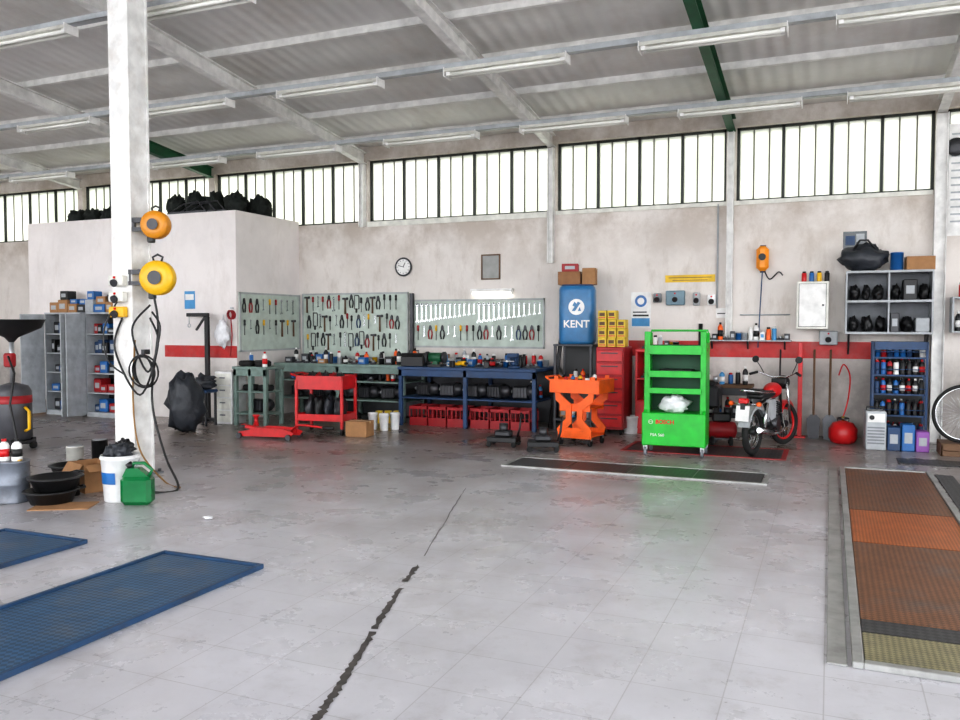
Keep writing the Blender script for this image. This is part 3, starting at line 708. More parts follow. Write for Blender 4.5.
def vise_fn(loc,rz):
    t=thing('bench_vise','blue steel bench vise bolted on the workbench','vise',loc,rz)
    g=G(); g.cyl((0,0,0),(0,0,.04),.09,dblue); g.box((0,.03,.11),(.09,.16,.14),dblue,b=.02); g.box((0,.0,.2),(.16,.05,.06),dblue,b=.01); part(t,g,'fixed_jaw')
    g=G(); g.box((0,-.12,.14),(.07,.2,.07),dblue,b=.01); g.box((0,-.07,.2),(.16,.05,.06),dblue,b=.01); part(t,g,'sliding_jaw')
    g=G(); g.cyl((0,-.2,.12),(0,-.3,.12),.015,steel); g.cyl((-.11,-.28,.12),(.11,-.28,.12),.008,steel); part(t,g,'screw_handle'); return t
def drill_fn(m):
    def f(loc,rz):
        t=thing('power_drill',cname(m)+' cordless drill lying on the bench','drill',loc,rz)
        g=G(); g.cyl((-.1,0,.06),(.06,0,.06),.035,m); g.box((-.06,-.08,.05),(.05,.14,.045),m,b=.012); part(t,g,'body')
        g=G(); g.cyl((.06,0,.06),(.12,0,.06),.026,black,r2=.012); g.cyl((.12,0,.06),(.19,0,.06),.004,steel,seg=8); part(t,g,'chuck')
        g=G(); g.box((-.06,-.17,.05),(.09,.06,.1),black,b=.01); part(t,g,'battery'); return t
    return f
def machine_fn(m):
    def f(loc,rz):
        t=thing('bench_grinder',cname(m)+' bench grinder standing on the bench','grinder',loc,rz)
        g=G(); g.box((0,0,.02),(.22,.16,.04),black,b=.005); g.box((0,0,.07),(.08,.1,.08),m); g.cyl((-.1,0,.15),(.1,0,.15),.075,m,seg=20); part(t,g,'motor_body')
        for s in (-1,1):
            g=G(); g.cyl((s*.12,0,.15),(s*.16,0,.15),.09,dsteel,seg=22); part(t,g,'grinding_wheel')
        return t
    return f
def toolbox_fn(m):
    def f(loc,rz):
        t=thing('toolbox',cname(m)+' toolbox with a folding handle','toolbox',loc,rz)
        g=G(); g.box((0,0,.08),(.38,.2,.16),m,b=.01); part(t,g,'body')
        g=G(); g.prism([(-.1,.162),(.1,.162),(.06,.21),(-.06,.21)],-.19,.19,m,'yz'); part(t,g,'lid')
        g=G(); g.tube([(-.08,0,.2),(-.08,0,.25),(.08,0,.25),(.08,0,.2)],.009,black); part(t,g,'handle'); return t
    return f
def gearbox_fn(loc,rz):
    t=thing('gearbox','oily dark gearbox casting','gearbox',loc,rz)
    g=G(); g.box((0,0,.11),(.26,.2,.2),dsteel,b=.03); g.lathe([(.12,0),(.09,.1),(.05,.14)],dsteel,c=(.12,0,.12),ax=(1,0,0),seg=18)
    for a in range(5): g.box((-.1+.05*a,-.105,.11),(.012,.02,.15),dsteel)
    part(t,g,'casting'); g=G(); g.cyl((-.13,0,.12),(-.2,0,.12),.03,steel); part(t,g,'shaft'); return t
def part_fn(loc,rz):
    g=G(); g.lathe([(.05,0),(.08,.01),(.08,.03),(.045,.04),(.045,.09),(.02,.1)],dsteel,seg=18); return solo('brake_hub',g,'oily steel wheel hub','car part',loc,rz)
def gear_fn(loc,rz):
    g=G(); n=14; poly=[]
    for k in range(n*2):
        for q in (-.15,.15):
            a=math.pi*(k+q*1.2)/n; r=.055 if k%2 else .046; poly.append((r*math.cos(a),r*math.sin(a)))
    g.prism(poly,0,.03,dsteel,'xy'); g.cyl((0,0,.03),(0,0,.06),.025,steel); return solo('gear_wheel',g,'oily steel gear wheel','car part',loc,rz)
def tyre_fn(r,w):
    def f(loc,rz):
        g=G(); g.lathe([(r*.55,.0),(r*.85,0),(r,w*.2),(r,w*.8),(r*.85,w),(r*.55,w),(r*.5,w*.9),(r*.5,w*.1),(r*.55,0)],rubber,seg=24)
        return solo('small_tyre',g,'small black rubber tyre lying flat','tyre',loc,rz)
    return f
pal=[red,blue,yellow,black,white,black,sky_b,black,lgrey,orange]
def clutter(xa,xb,ya,yb,z,n,gp,where,seed=0,hs=1.0,dark=0):
    r=random.Random(seed)
    step=(xb-xa)/n
    for k in range(n):
        x=xa+step*(k+.5)
        y=r.uniform(ya,yb); c=r.random(); m=r.choice(pal) if r.random()>dark else black; cm=r.choice([black,white,red])
        x+=r.uniform(-.1,.1)*step
        if c<.24: put(('can',m.name,cm.name),can_fn(.033,.2*hs,m,cm,''),(x,y,z),0,cname(m)+' spray can '+where,gp)
        elif c<.46: put(('bot',m.name,cm.name),jar_fn(.038,r.choice([.2,.26])*hs,m,cm,''),(x,y,z),0,cname(m)+' plastic bottle '+where,gp)
        elif c<.58: put(('tin',m.name),tin_fn(.045,.1,m,''),(x,y,z),0,cname(m)+' tin '+where,gp)
        elif c<.7 and step>.17: put(('hub',),part_fn,(x,y,z),r.random()*3,'oily steel wheel hub '+where,gp)
        elif c<.8: put(('gear',),gear_fn,(x,y,z),r.random()*3,'oily steel gear wheel '+where,gp)
        else: smallbox((x,y,z),r.uniform(-.1,.1),(min(.16,step*.85),.12,r.uniform(.08,.18)*hs),r.choice([card,white,red,black,blue,dsteel]),label='small parts box '+where,group=gp)
clutter(BX0+.1,BX1-.1,12.4,12.5,.94,19,'items at the back of the blue bench','on the blue workbench',seed=2)
clutter(BX0+.1,BX1-.1,12.1,12.2,.94,17,'items in the middle of the blue bench','on the blue workbench',seed=42,dark=.5)
clutter(BX0+.45,BX1-.1,11.92,11.95,.94,15,'items at the front of the blue bench','on the blue workbench',seed=43,dark=.4,hs=.7)
clutter(BX0+.1,BX1-.1,12.2,12.35,.46,14,'items on the blue bench shelf','on the shelf of the blue bench',seed=4,dark=.5)
for k in range(5): put('gearbox',gearbox_fn,(BX0+.36+.41*k,11.8,.46),rc.uniform(-.2,.2),'oily dark gearbox casting on the blue bench shelf','gearboxes under the benches')
clutter(-8.8,BX0-.15,12.4,12.5,.94,19,'items at the back of the green bench','on the green workbench',seed=5)
clutter(-8.8,BX0-.15,12.15,12.25,.94,15,'items in the middle of the green bench','on the green workbench',seed=66,dark=.5)
clutter(-8.8,BX0-.15,11.93,12.0,.94,14,'items at the front of the green bench','on the green workbench',seed=6,dark=.4,hs=.8)
clutter(-8.8,BX0-.15,12.0,12.2,.66,15,'items on the green bench shelf','on the upper shelf of the green bench',seed=7,dark=.6,hs=.8)
for k in range(5): put('gearbox',gearbox_fn,(-8.6+.45*k,12.1,.35),rc.uniform(-.2,.2),'oily dark gearbox casting on the green bench shelf','gearboxes under the benches')
for k in range(4): put('tyre',tyre_fn(.13,.09),(-7.45+.28*k-.3,12.05,.0),0,'small black tyre under the green bench','small tyres')
put('vise',vise_fn,(wx(512,11.62),11.7,.94),0)
put('drillr',drill_fn(red),(wx(488,11.6),11.74,.94),.3); put('drilly',drill_fn(yellow),(wx(459,11.6),11.74,.94),-.4)
put('grind',machine_fn(dgreen),(wx(434,11.6),11.66,.94),.1)
put('tb',toolbox_fn(black),(wx(404,11.7)+.18,11.7,.94),.1)
for k,(dx,dy) in enumerate(((-.15,-.1),(.16,-.1),(0,.13))): put('tyre',tyre_fn(.13,.09),(TB+dx,10.74+dy*.8,.94),0,None,'small tyres')
put('tyre',tyre_fn(.13,.09),(TB-.14,10.74,.55),0,None,'small tyres'); put('tyre',tyre_fn(.13,.09),(TB+.15,10.74,.55),0,None,'small tyres')
put('gearbox',gearbox_fn,(TB+.0,10.75,.2),.1,'oily dark gearbox casting on the small bench'); 
jar_fn(.04,.24,white,red,'white bottle on the small green bench')((TB+.28,10.55,.94),0)
can_fn(.033,.2,blue,white,'blue spray can on the small green bench')((TB-.29,10.94,.94),0)

# ================================================================= TOOL BOARDS
frm=mat('board_frame_grey',(.4,.42,.42),.6)
def tboard(x0,x1,z0,z1,label):
    t=thing('tool_board',label,'tool board',((x0+x1)/2,WY,(z0+z1)/2)); w=(x1-x0)/2;h=(z1-z0)/2
    g=G(); g.bx(-w,w,-.02,-.001,-h,h,board); part(t,g,'panel')
    g=G(); g.bx(-w,w,-.03,-.02,h-.03,h,frm); g.bx(-w,w,-.03,-.02,-h,-h+.03,frm); g.bx(-w,-w+.025,-.03,-.02,-h,h,frm); g.bx(w-.025,w,-.03,-.02,-h,h,frm); part(t,g,'frame'); return t
b1=(-9.0,wx(409,WY)); b1z=(wp(350,358,WY)[1],wp(350,293,WY)[1])
tboard(b1[0],b1[1],*b1z,'pale green tool board hung with pliers and hammers')
b2=(wx(414,WY),wx(545,WY)); b2z=(wp(480,348,WY)[1],wp(480,299,WY)[1])
tboard(b2[0],b2[1],*b2z,'pale green tool board hung with rows of spanners')
t=thing('tool_board','pale green tool board on the side of the inner room','tool board',(OX1,11.9,1.65),0)
g=G(); g.bx(.001,.02,-.85,.84,-.5,.5,board); part(t,g,'panel'); g=G(); g.bx(.02,.03,-.85,.84,.47,.5,frm); g.bx(.02,.03,-.85,.84,-.5,-.47,frm); g.bx(.02,.03,-.85,-.82,-.5,.5,frm); g.bx(.02,.03,.81,.84,-.5,.5,frm); part(t,g,'frame')
def wrench_fn(L_):
    def f(loc,rz):
        g=G(); r=L_*.09
        g.ring((0,-.012,-r),r*.8,r*.34,chrome,ax=(0,1,0),seg=14,ts=6)
        g.box((0,-.012,-L_*.5),(r*.8,.01,L_*.78),chrome)
        g.prism([(-r*.4,-L_*.86),(-r*1.25,-L_*.93),(-r*1.2,-L_*1.02),(-r*.55,-L_*1.02),(-r*.55,-L_*.95),(r*.5,-L_*.93),(r*.75,-L_),(r*1.3,-L_*.97),(r*1.2,-L_*.88),(r*.4,-L_*.86)],-.018,-.006,chrome)
        g.box((0,-.006,-r*.2),(.008,.014,.008),dsteel)
        return solo('spanner',g,'chrome combination spanner hanging on the tool board','spanner',loc,rz)
    return f
def pliers_fn(m):
    def f(loc,rz):
        t=thing('pliers','pliers with '+cname(m)+' handles hanging on the tool board','pliers',loc,rz)
        g=G(); g.prism([(-.026,-.08),(.026,-.08),(.022,-.03),(.008,0),(-.008,0),(-.022,-.03)],-.025,-.006,dsteel); part(t,g,'jaws')
        for s in (-1,1):
            g=G(); g.tube([(s*.014,-.016,-.075),(s*.036,-.016,-.12),(s*.036,-.016,-.17),(s*.02,-.016,-.24)],.012,m,7); part(t,g,'handle')
        g=G(); g.cyl((0,-.006,-.065),(0,-.0,-.065),.008,dsteel,seg=8); part(t,g,'pivot'); return t
    return f
def driver_fn(m):
    def f(loc,rz):
        t=thing('screwdriver','screwdriver with '+cname(m)+' handle on the tool board','screwdriver',loc,rz)
        g=G(); g.lathe([(.012,-.1),(.02,-.09),(.017,-.05),(.021,-.02),(.012,0)],m,c=(0,-.022,0),seg=10); part(t,g,'handle')
        g=G(); g.cyl((0,-.02,-.1),(0,-.02,-.26),.006,dsteel,seg=7); g.box((0,-.01,-.11),(.01,.02,.008),steel); part(t,g,'shaft'); return t
    return f
def hammer_fn(loc,rz):
    t=thing('hammer','steel hammer with wooden handle on the tool board','hammer',loc,rz)
    g=G(); g.box((0,-.025,-.02),(.11,.03,.035),dsteel,b=.006); g.box((.04,-.025,-.02),(.03,.042,.045),dsteel,b=.006); part(t,g,'head')
    g=G(); g.cyl((0,-.025,-.03),(0,-.025,-.3),.013,wood,seg=8,r2=.017); part(t,g,'handle')
    g=G(); g.box((0,-.006,-.045),(.03,.012,.008),steel); part(t,g,'hook'); return t
def saw_fn(loc,rz):
    t=thing('hacksaw','hacksaw with black handle on the tool board','saw',loc,rz)
    g=G(); g.tube([(-.04,-.012,0),(.04,-.012,0),(.05,-.012,-.02),(.05,-.012,-.24),(-.04,-.012,-.24)],.009,dsteel,6); g.box((-.04,-.012,-.12),(.014,.004,.24),dsteel); part(t,g,'frame')
    g=G(); g.box((0,-.018,-.27),(.03,.03,.08),black,b=.008); part(t,g,'handle'); return t
def hangtools(pos,rz,seed,gp,kinds):
    r=random.Random(seed)
    for p in pos:
        c=r.choice(kinds)
        if c=='w': L_=r.choice([.16,.2,.26]); put(('w',L_),wrench_fn(L_),p,rz,group=gp)
        elif c=='p': m=r.choice([dred,dblue,black,black,black]); put(('p',m.name),pliers_fn(m),p,rz,group=gp)
        elif c=='d': m=r.choice([dred,black,black,yellow]); put(('d',m.name),driver_fn(m),p,rz,group=gp)
        elif c=='h': put('ham',hammer_fn,p,rz,group=gp)
        elif c=='s': put('saw',saw_fn,p,rz,group=gp)
bs=WY-.02
pos=[]
n=17
for row,z in enumerate((2.12,1.79,1.45)):
    for k in range(n): pos.append((b1[0]+.12+(b1[1]-b1[0]-.24)*(k+.3*(row%2)+.12*R.uniform(-1,1))/n,bs,z+.03*R.uniform(-1,1)))
hangtools(pos,0,4,'tools on the wide pale board','ppdhdswwp')
n=26
for k in range(n):
    L_=.34-.15*(k%13)/13; L_=round(L_,2); put(('w',L_),wrench_fn(L_),(b2[0]+.08+(b2[1]-b2[0]-.16)*k/(n-1),bs,b2z[1]-.06),0,group='graded spanners on the tool board')
pos=[(b2[0]+.1+(b2[1]-b2[0]-.2)*k/19,bs,b2z[1]-.44) for k in range(20)]
hangtools(pos,0,6,'hand tools on the spanner board','pdwwdp')
pos=[(OX1+.02,11.15+.17*k,2.05-.36*(j)) for k in range(9) for j in range(2)]
hangtools(pos,math.pi/2,8,'tools on the side board','wphdw')
x,z=wp(493,293,WY); t=thing('strip_light','lit white strip light above the tool board','strip light',(x,WY,z))
g=G(); g.bx(-.38,.38,-.1,0,.015,.07,white,.01); part(t,g,'housing'); g=G(); g.cyl((-.34,-.06,-.0),(.34,-.06,0),.022,tubelit); part(t,g,'tube','glowing tube')
for s in (-.36,.36):
    g=G(); g.box((s,-.06,0),(.03,.045,.045),white); part(t,g,'tube_holder')
for k,m in enumerate((black,dsteel,black)):
    x=-3.965+.03*k; g=G(); g.tube([(0,0,.0),(0,.72,1.75+.07*k),(0,.74,1.8+.07*k)],.012,m); solo('long_bar',g,'long dark steel bar leaning on the wall','bar',(x,11.98,0.01),0,'bars leaning by the tool board')
g=G(); x=wx(412,12.7); g.bx(x-.03,x+.03,12.66,12.73,0,2.15,dsteel,.004); solo('board_upright',g,'dark steel upright between the tool boards','upright')

# ================================================================= WALL ITEMS
x,z=wp(404,267,WY); t=thing('clock','round white wall clock with a dark rim','clock',(x,WY,z))
g=G(); g.cyl((0,-.001,0),(0,-.03,0),.15,white,seg=30); part(t,g,'face'); g=G(); g.ring((0,-.025,0),.15,.016,dsteel,ax=(0,1,0),seg=32); part(t,g,'rim')
g=G(); g.box((.02,-.034,.035),(.012,.004,.09),black,rot=(0,.5,0)); g.box((-.04,-.036,.01),(.01,.004,.12),black,rot=(0,-1.3,0)); part(t,g,'hands')
g=G(); 
for k in range(12): a=k*math.pi/6; g.box((math.sin(a)*.115,-.031,math.cos(a)*.115),(.008,.003,.022),black,rot=(0,a,0))
part(t,g,'hour_marks')
x,z=wp(491,267,WY); t=thing('mirror','small square framed mirror on the wall','mirror',(x,WY,z))
g=G(); g.bx(-.15,.15,-.012,-.001,-.19,.19,mat('dull_mirror',(.24,.24,.23),.4,.3)); part(t,g,'glass'); g=G()
for a in ((-.17,-.15,-.21,.21),(.15,.17,-.21,.21),(-.15,.15,.19,.21),(-.15,.15,-.21,-.19)): g.bx(a[0],a[1],-.025,0,a[2],a[3],wood)
part(t,g,'frame')
x,z=wp(690,278.5,WY); w=.37
t=thing('sign','yellow notice sign strip on the wall','sign',(x,WY,z)); g=G(); g.bx(-w,w,-.012,-.001,-.055,.055,mat('sign_yellow',(.75,.48,.02),.5)); part(t,g,'panel')
g=G(); g.bx(-.32,.32,-.013,-.012,.01,.02,wood); part(t,g,'text_line'); g=G(); g.bx(-.26,.26,-.013,-.012,-.03,-.022,wood); part(t,g,'text_line')
def poster(u0,v0,u1,v1,y,base,items,name,label,cat='poster'):
    xa,za=wp(u0,v1,y); xb,zb=wp(u1,v0,y); w=(xb-xa)/2; h=(zb-za)/2
    t=thing(name,label,cat,((xa+xb)/2,y,(za+zb)/2)); g=G(); g.bx(-w,w,-.008,-.001,-h,h,base); part(t,g,'sheet')
    if items:
        g=G()
        for (a,b,c,d,m) in items: g.bx(a*w,b*w,-.011,-.008,c*h,d*h,m)
        part(t,g,'print')
    return t,w,h
t,w,h=poster(631,292,651,328,WY,white,[(-.9,.9,-.9,-.45,sky_b),(-.8,.8,-.35,-.25,black),(-.8,.6,-.15,-.08,black)],'safety_poster','white safety poster with a blue round emblem')
g=G(); g.cyl((0,-.008,h*.5),(0,-.012,h*.5),w*.6,blue,seg=24); g.cyl((0,-.012,h*.5),(0,-.014,h*.5),w*.35,white,seg=20); part(t,g,'emblem')
poster(843,231,867,249,WY,glass_d,[(-.8,.0,-.6,.5,dblue),(.1,.8,-.2,.7,lgrey)],'picture','small dark picture with blue shapes')
poster(716,308,728,318,WY,white,[(-.8,.8,-.2,0,black)],'paper_notice','small white paper notice','notice')
t,w,h=poster(947,122,975,236,WY-.0,white,[(-.8,.8,.8-.13*k,.8-.13*k+.03,lgrey) for k in range(13)],'notice_board','tall white notice board with printed sheets','notice board')
x,z=wp(956,147,WY-.03); g=G(); g.lathe([(.1,0),(.12,.03),(.1,.05),(.03,.055)],dsteel,c=(0,0,0),ax=(0,-1,0),seg=22); g.ring((0,-.04,0),.11,.012,black,ax=(0,1,0)); solo('alarm_bell',g,'round dark alarm bell on the wall','alarm bell',(x,WY-.012,z))
for (u,v,s,l,m) in ((676,298,(.28,.1,.22),'blue-grey electrical switch box',mat('blue_grey',(.16,.25,.3),.5)),(697,299,(.1,.08,.2),'light grey switch box',lgrey),(712,300,(.12,.08,.16),'white socket box',plasw),(658,298,(.12,.08,.14),'grey junction box',grey)):
    x,z=wp(u,v,WY); sockbox((x,WY,z),0,l+' on the plaster wall',m,s)
def pipe(pts,r,m,label,name='conduit',cat='pipe'):
    g=G(); g.tube(pts,r,m,8); return solo(name,g,label,cat)
x=wx(717,WY); pipe([(x,WY-.02,1.85),(x,WY-.02,3.4)],.014,lgrey,'thin grey wall conduit'); 
x=wx(701,WY); pipe([(x,WY-.03,.01),(x,WY-.03,1.62)],.03,black,'black vertical pipe on the wall')
pipe([(wx(740,WY),WY-.02,1.75),(wx(790,WY),WY-.02,1.75)],.01,lgrey,'thin horizontal conduit along the wall')
x,z=wp(763,259,WY); t=thing('cable_reel','orange cable reel mounted on the wall','cable reel',(x,WY,z))
g=G(); g.box((0,-.08,0),(.17,.14,.36),mat('reel_orange',(.9,.3,.01),.4),b=.05); part(t,g,'casing'); g=G(); g.cyl((0,-.15,.02),(0,-.17,.02),.05,black,seg=20); part(t,g,'hub'); g=G(); g.bx(-.04,.04,-.012,0,-.2,.2,dsteel); part(t,g,'bracket')
cable([(x+.02,WY-.08,z-.16),(x+.1,WY-.06,z-.3),(x+.22,WY-.06,z-.2),(x+.28,WY-.06,z-.25)],.01,black,'short black cable under the wall reel')
cable([(x,WY-.08,z-.16),(x-.03,WY-.06,z-.8),(x-.05,WY-.06,z-1.3)],.009,dblue,'blue air hose drooping along the wall','hose','air_hose')
# white wall cabinet
xa,za=wp(796,329,12.4); xb,zb=wp(829,281,12.4); t=thing('hanging_cabinet','deep white metal wall cabinet with a small lock','cabinet',((xa+xb)/2,WY,(za+zb)/2)); w=(xb-xa)/2; h=(zb-za)/2
g=G(); g.bx(-w,w,-.35,-.001,-h,h,offw,.006); part(t,g,'body'); g=G(); g.bx(-w+.03,w-.03,-.353,-.35,-h+.03,h-.03,black); part(t,g,'door_gap','black sheet as painted shade in the gap round the door'); g=G(); g.bx(-w+.035,w-.035,-.372,-.352,-h+.035,h-.035,white,.006); d_=part(t,g,'door'); g=G(); g.cyl((w-.07,-.37,0),(w-.07,-.39,0),.015,dsteel); q=g.obj('lock'); q.parent=d_  # black sheet behind the door paints the shade of its gap
for k in range(4): can_fn(.033,.15,pal[k],black,cname(pal[k])+' spray can on top of the white wall cabinet')(((xa+xb)/2-w+.09+.1*k,WY-.18,(za+zb)/2+h),0)
xm,zm=wp(840,338,12.6); sockbox((xm-.15,WY-.012,zm),0,'small grey control box on the wall',lgrey,(.24,.14,.2))
# grey shelf unit on the wall
xa,za=wp(845,334,12.32); xb,zb=wp(938,269,12.32); w=(xb-xa)/2-.02; hh=zb-za; cxs=(xa+xb)/2-.02
t=thing('shelf_unit','grey steel wall shelf unit with black parts','shelf',(cxs,12.53,za)); shz=[0.0,hh*.5,hh-.03]
g=G(); g.bx(-w,-w+.02,-.22,.22,0,hh,lgrey); g.bx(w-.02,w,-.22,.22,0,hh,lgrey); g.bx(-w+.02,w-.02,.205,.22,0,hh,grey); g.bx(-.01,.01,-.22,.205,0,hh,lgrey); part(t,g,'frame')
for z in shz:
    for s in ((-w+.02,-.01),(.01,w-.02)):
        g=G(); g.bx(s[0],s[1],-.22,.205,z,z+.03,lgrey); part(t,g,'shelf')
for z in shz[:2]:
    for (sa,sb) in ((cxs-w+.03,cxs-.02),(cxs+.02,cxs+w-.03)):
        x=sa
        while sb-x>.09:
            ww=min(rc.uniform(.1,.2),sb-x)
            if rc.random()<.45 and ww>.12:
                g=G(); g.lump((0,0,.1),(ww*.4,.12,.11),black,int(x*50),.25,flat=-.1); solo('black_bag',g,'lumpy black bag on the wall shelf','bag',(x+ww/2,12.48,za+z+.03),0,'things on the wall shelf')
            else: smallbox((x+ww/2,12.46,za+z+.03),0,(ww*.92,.25,rc.uniform(.16,.3)),rc.choice([dgreen,dsteel,black,black,grey,lgrey,card]),label='box of parts on the wall shelf',group='things on the wall shelf')
            x+=ww+.005
g=G(); g.lump((0,0,.17),(.3,.16,.19),tarp,31,.2,flat=-.17); g.tube([(-.12,-.05,.3),(-.05,-.05,.42),(.05,-.05,.42),(.14,-.05,.3)],.014,black); solo('duffel_bag',g,'bulging black duffel bag on top of the shelf','bag',(wx(862,12.45),12.45,zb+.0))
tin_fn(.08,.24,blue,'blue metal canister on top of the shelf')((wx(893,12.45)+.03,12.45,zb),0)
carton_fn(.34,.25,.18,label='brown cardboard box on top of the shelf')((wx(916,12.45)+.03,12.48,zb),.05)
for a in (-w+.05,w-.05):
    g=G(); g.prism([(.22,0),(-.18,0),(.22,-.3)],-.012,.012,dsteel,'yz'); solo('shelf_bracket',g,'dark steel triangular bracket carrying the wall shelf','bracket',(a+cxs,12.535,za),group='shelf brackets')
g=G(); g.bx(wx(705,12.7),wx(792,12.7),12.56,12.745,1.36,1.38,lgrey,.004)
for u in (712,748,785): g.prism([(12.745,1.36),(12.6,1.36),(12.745,1.24)],wx(u,12.7)-.01,wx(u,12.7)+.01,dsteel,'yz')
solo('ledge',g,'narrow grey steel wall ledge','shelf')
clutter(wx(707,12.7),wx(790,12.7),12.62,12.66,1.38,14,'bottles on the wall ledge','on the wall ledge',seed=12,hs=.95)
bench('workbench',-1.95,-1.0,12.1,12.5,.75,dsteel,wood,(.3,),'low dark bench with a wooden top against the wall')
clutter(-1.9,-1.05,12.2,12.35,.75,8,'items on the low dark bench','on the low dark bench',seed=14,dark=.4)
clutter(-1.9,-1.05,12.2,12.35,.3,7,'items under the low dark bench','under the low dark bench',seed=15,dark=.4)

# ================================================================= TANK ON STAND
tx=wx(574,12.0); ty=12.2
t=thing('tank_stand','dark steel stand carrying the blue tank','stand',(tx,ty,0))
for a in (-.28,.28):
    for b in (-.25,.25):
        g=G(); g.bx(a-.02,a+.02,b-.02,b+.02,0,1.28,dsteel,.004); part(t,g,'leg')
for z in (.15,.7,1.28):
    g=G(); g.bx(-.3,.32,-.29,.29,z,z+.03,dsteel,.004); part(t,g,'shelf')
g=G(); g.bx(-.28,.28,.24,.25,.18,1.28,black); part(t,g,'back_panel','black back panel')
tankb=mat('tank_blue',(.03,.17,.37),.3,dirt=.2)
t=thing('blue_tank','blue rounded box-shaped tank with a white emblem and lettering','tank',(tx,ty,1.31),rad(12))
g=G(); g.lathe([(.25,0),(.27,.02),(.275,.05),(.275,.82),(.265,.86),(.24,.88)],tankb,seg=48,sq=5); part(t,g,'body')
g=G(); g.lathe([(.24,0),(.235,.02)],dblue,c=(0,0,.88),seg=48,sq=5); part(t,g,'lid')
txt(t,'KENT',.155,white,(0,-.279,.3),bold=.003,ext=.003)
g=G(); g.cyl((0,-.272,.56),(0,-.28,.56),.12,white,seg=30); part(t,g,'emblem','white round emblem')
g=G(); g.prism([(-.07,.5),(-.02,.5),(.06,.62),(.02,.64)],-.284,-.279,tankb); g.prism([(-.06,.58),(-.03,.64),(.01,.6),(-.02,.56)],-.284,-.279,tankb); g.prism([(.02,.5),(.07,.5),(.05,.56)],-.284,-.279,tankb); part(t,g,'emblem_mark','blue mark in the emblem')
carton_fn(.34,.26,.2,mat('brown_box',(.3,.15,.07),.8),label='brown cardboard box on the blue tank')((tx-.12,ty,2.212),.1)
carton_fn(.2,.2,.25,label='small cardboard box on the blue tank')((tx+.18,ty+.02,2.212),.1)
smallbox((tx-.12,ty,2.413),.2,(.25,.2,.12),dred,label='red box on top of the cardboard box')
clutter(tx-.25,tx+.25,ty-.15,ty-.05,.73,5,'items on the tank stand','on the stand under the tank',seed=16,dark=.6)
clutter(tx-.25,tx+.25,ty-.15,ty-.05,.18,4,'items low on the tank stand','on the stand under the tank',seed=17,dark=.6)
rx0,rx1=wx(596,11.7),wx(624,11.7)
t=thing('tool_cabinet','red steel tool cabinet with drawers','tool cabinet',((rx0+rx1)/2,11.98,0)); w=(rx1-rx0)/2
g=G(); g.bx(-w,w,-.28,.28,.08,1.28,dred,.01); part(t,g,'body')
for k in range(6):
    g=G(); g.bx(-w+.02,w-.02,-.3,-.282,.12+k*.19,.28+k*.19,red,.005); d_=part(t,g,'drawer'); g=G(); g.bx(-w*.6,w*.6,-.318,-.3,.235+k*.19,.25+k*.19,dsteel); q=g.obj('handle'); q.parent=d_
for a in (-1,1):
    for b in (-.2,.2):
        g=G(); g.cyl((a*(w-.06)-.012,b,.04),(a*(w-.06)+.012,b,.04),.04,rubber); part(t,g,'caster')
yb_=mat('yellow_carton',(.7,.5,.05),.6,dirt=.15)
def ycart(loc,rz):
    g=G(); g.box((0,0,.066),(.125,.2,.132),yb_,b=.006); g.bx(-.04,.04,-.1015,-.1,.05,.1,wood); g.bx(-.05,.05,-.1015,-.1,.02,.035,red); return solo('yellow_carton',g,'yellow carton stacked on the red cabinet','box',loc,rz)
for lay in range(4):
    for j in range(3):
        if lay==3 and j==2: continue
        put('ycart',ycart,((rx0+rx1)/2-.14+j*.14,11.9+rc.uniform(-.02,.02),1.28+lay*.133),rc.uniform(-.03,.03),group='yellow cartons on the red cabinet')
t=thing('tool_cabinet','long red tool cabinet with open shelf against the wall','tool cabinet',(-2.3,12.25,0))
g=G(); g.bx(-.33,.33,-.25,.25,.0,.5,red,.01); g.bx(-.33,.33,.2,.25,.5,1.2,dred); g.bx(-.33,-.3,-.25,.2,.5,1.2,red); g.bx(.3,.33,-.25,.2,.5,1.2,red); g.bx(-.33,.33,-.25,.25,1.2,1.25,red,.01); part(t,g,'body')
g=G(); g.bx(-.3,.3,-.25,.2,.8,.82,red); part(t,g,'shelf')
for s in (-1,1):
    g=G(); g.bx(s*.16-.14,s*.16+.14,-.265,-.25,.08,.47,red,.005); part(t,g,'door')
clutter(-2.57,-2.03,12.15,12.25,.82,6,'items in the red cabinet','on the red cabinet shelf',seed=18); clutter(-2.57,-2.03,12.15,12.3,1.25,7,'items on the red cabinet','on top of the red cabinet',seed=19)
x,y=fl(629,433); bucket_fn(.12,.26,plasw,label='small white plastic bucket beside the red cabinet')((x+.03,y+.0,0),0)

# ================================================================= RED CART, JACK, BUCKETS
x,y=fl(316,435); 
t=thing('tool_trolley','red two-tier workshop trolley with deep top tray','trolley',(x,y+.27,0),rad(8))
g=G(); w,d=.36,.24
def tray(g,z,h,m): 
    g.bx(-w,w,-d,d,z,z+.015,m); 
    for s in (-1,1): g.bx(-w,w,s*d-.01,s*d+.01,z,z+h,m,.003); g.bx(s*w-.01,s*w+.01,-d,d,z,z+h,m,.003)
tray(g,.66,.2,red); part(t,g,'top_tray'); g=G(); tray(g,.2,.1,red); part(t,g,'bottom_tray')
for a in (-1,1):
    for b in (-1,1):
        g=G(); g.bx(a*w-.02,a*w+.02,b*d-.02,b*d+.02,.09,.8,red,.004); part(t,g,'leg'); g=G(); g.cyl((a*w-.015,b*d,.045),(a*w+.015,b*d,.045),.045,rubber); g.box((a*w,b*d,.09),(.035,.035,.05),dsteel); part(t,g,'caster')
g=G(); g.tube([(-w,-.18,.84),(-w-.12,-.18,.88),(-w-.12,.18,.88),(-w,.18,.84)],.014,red); part(t,g,'push_handle')
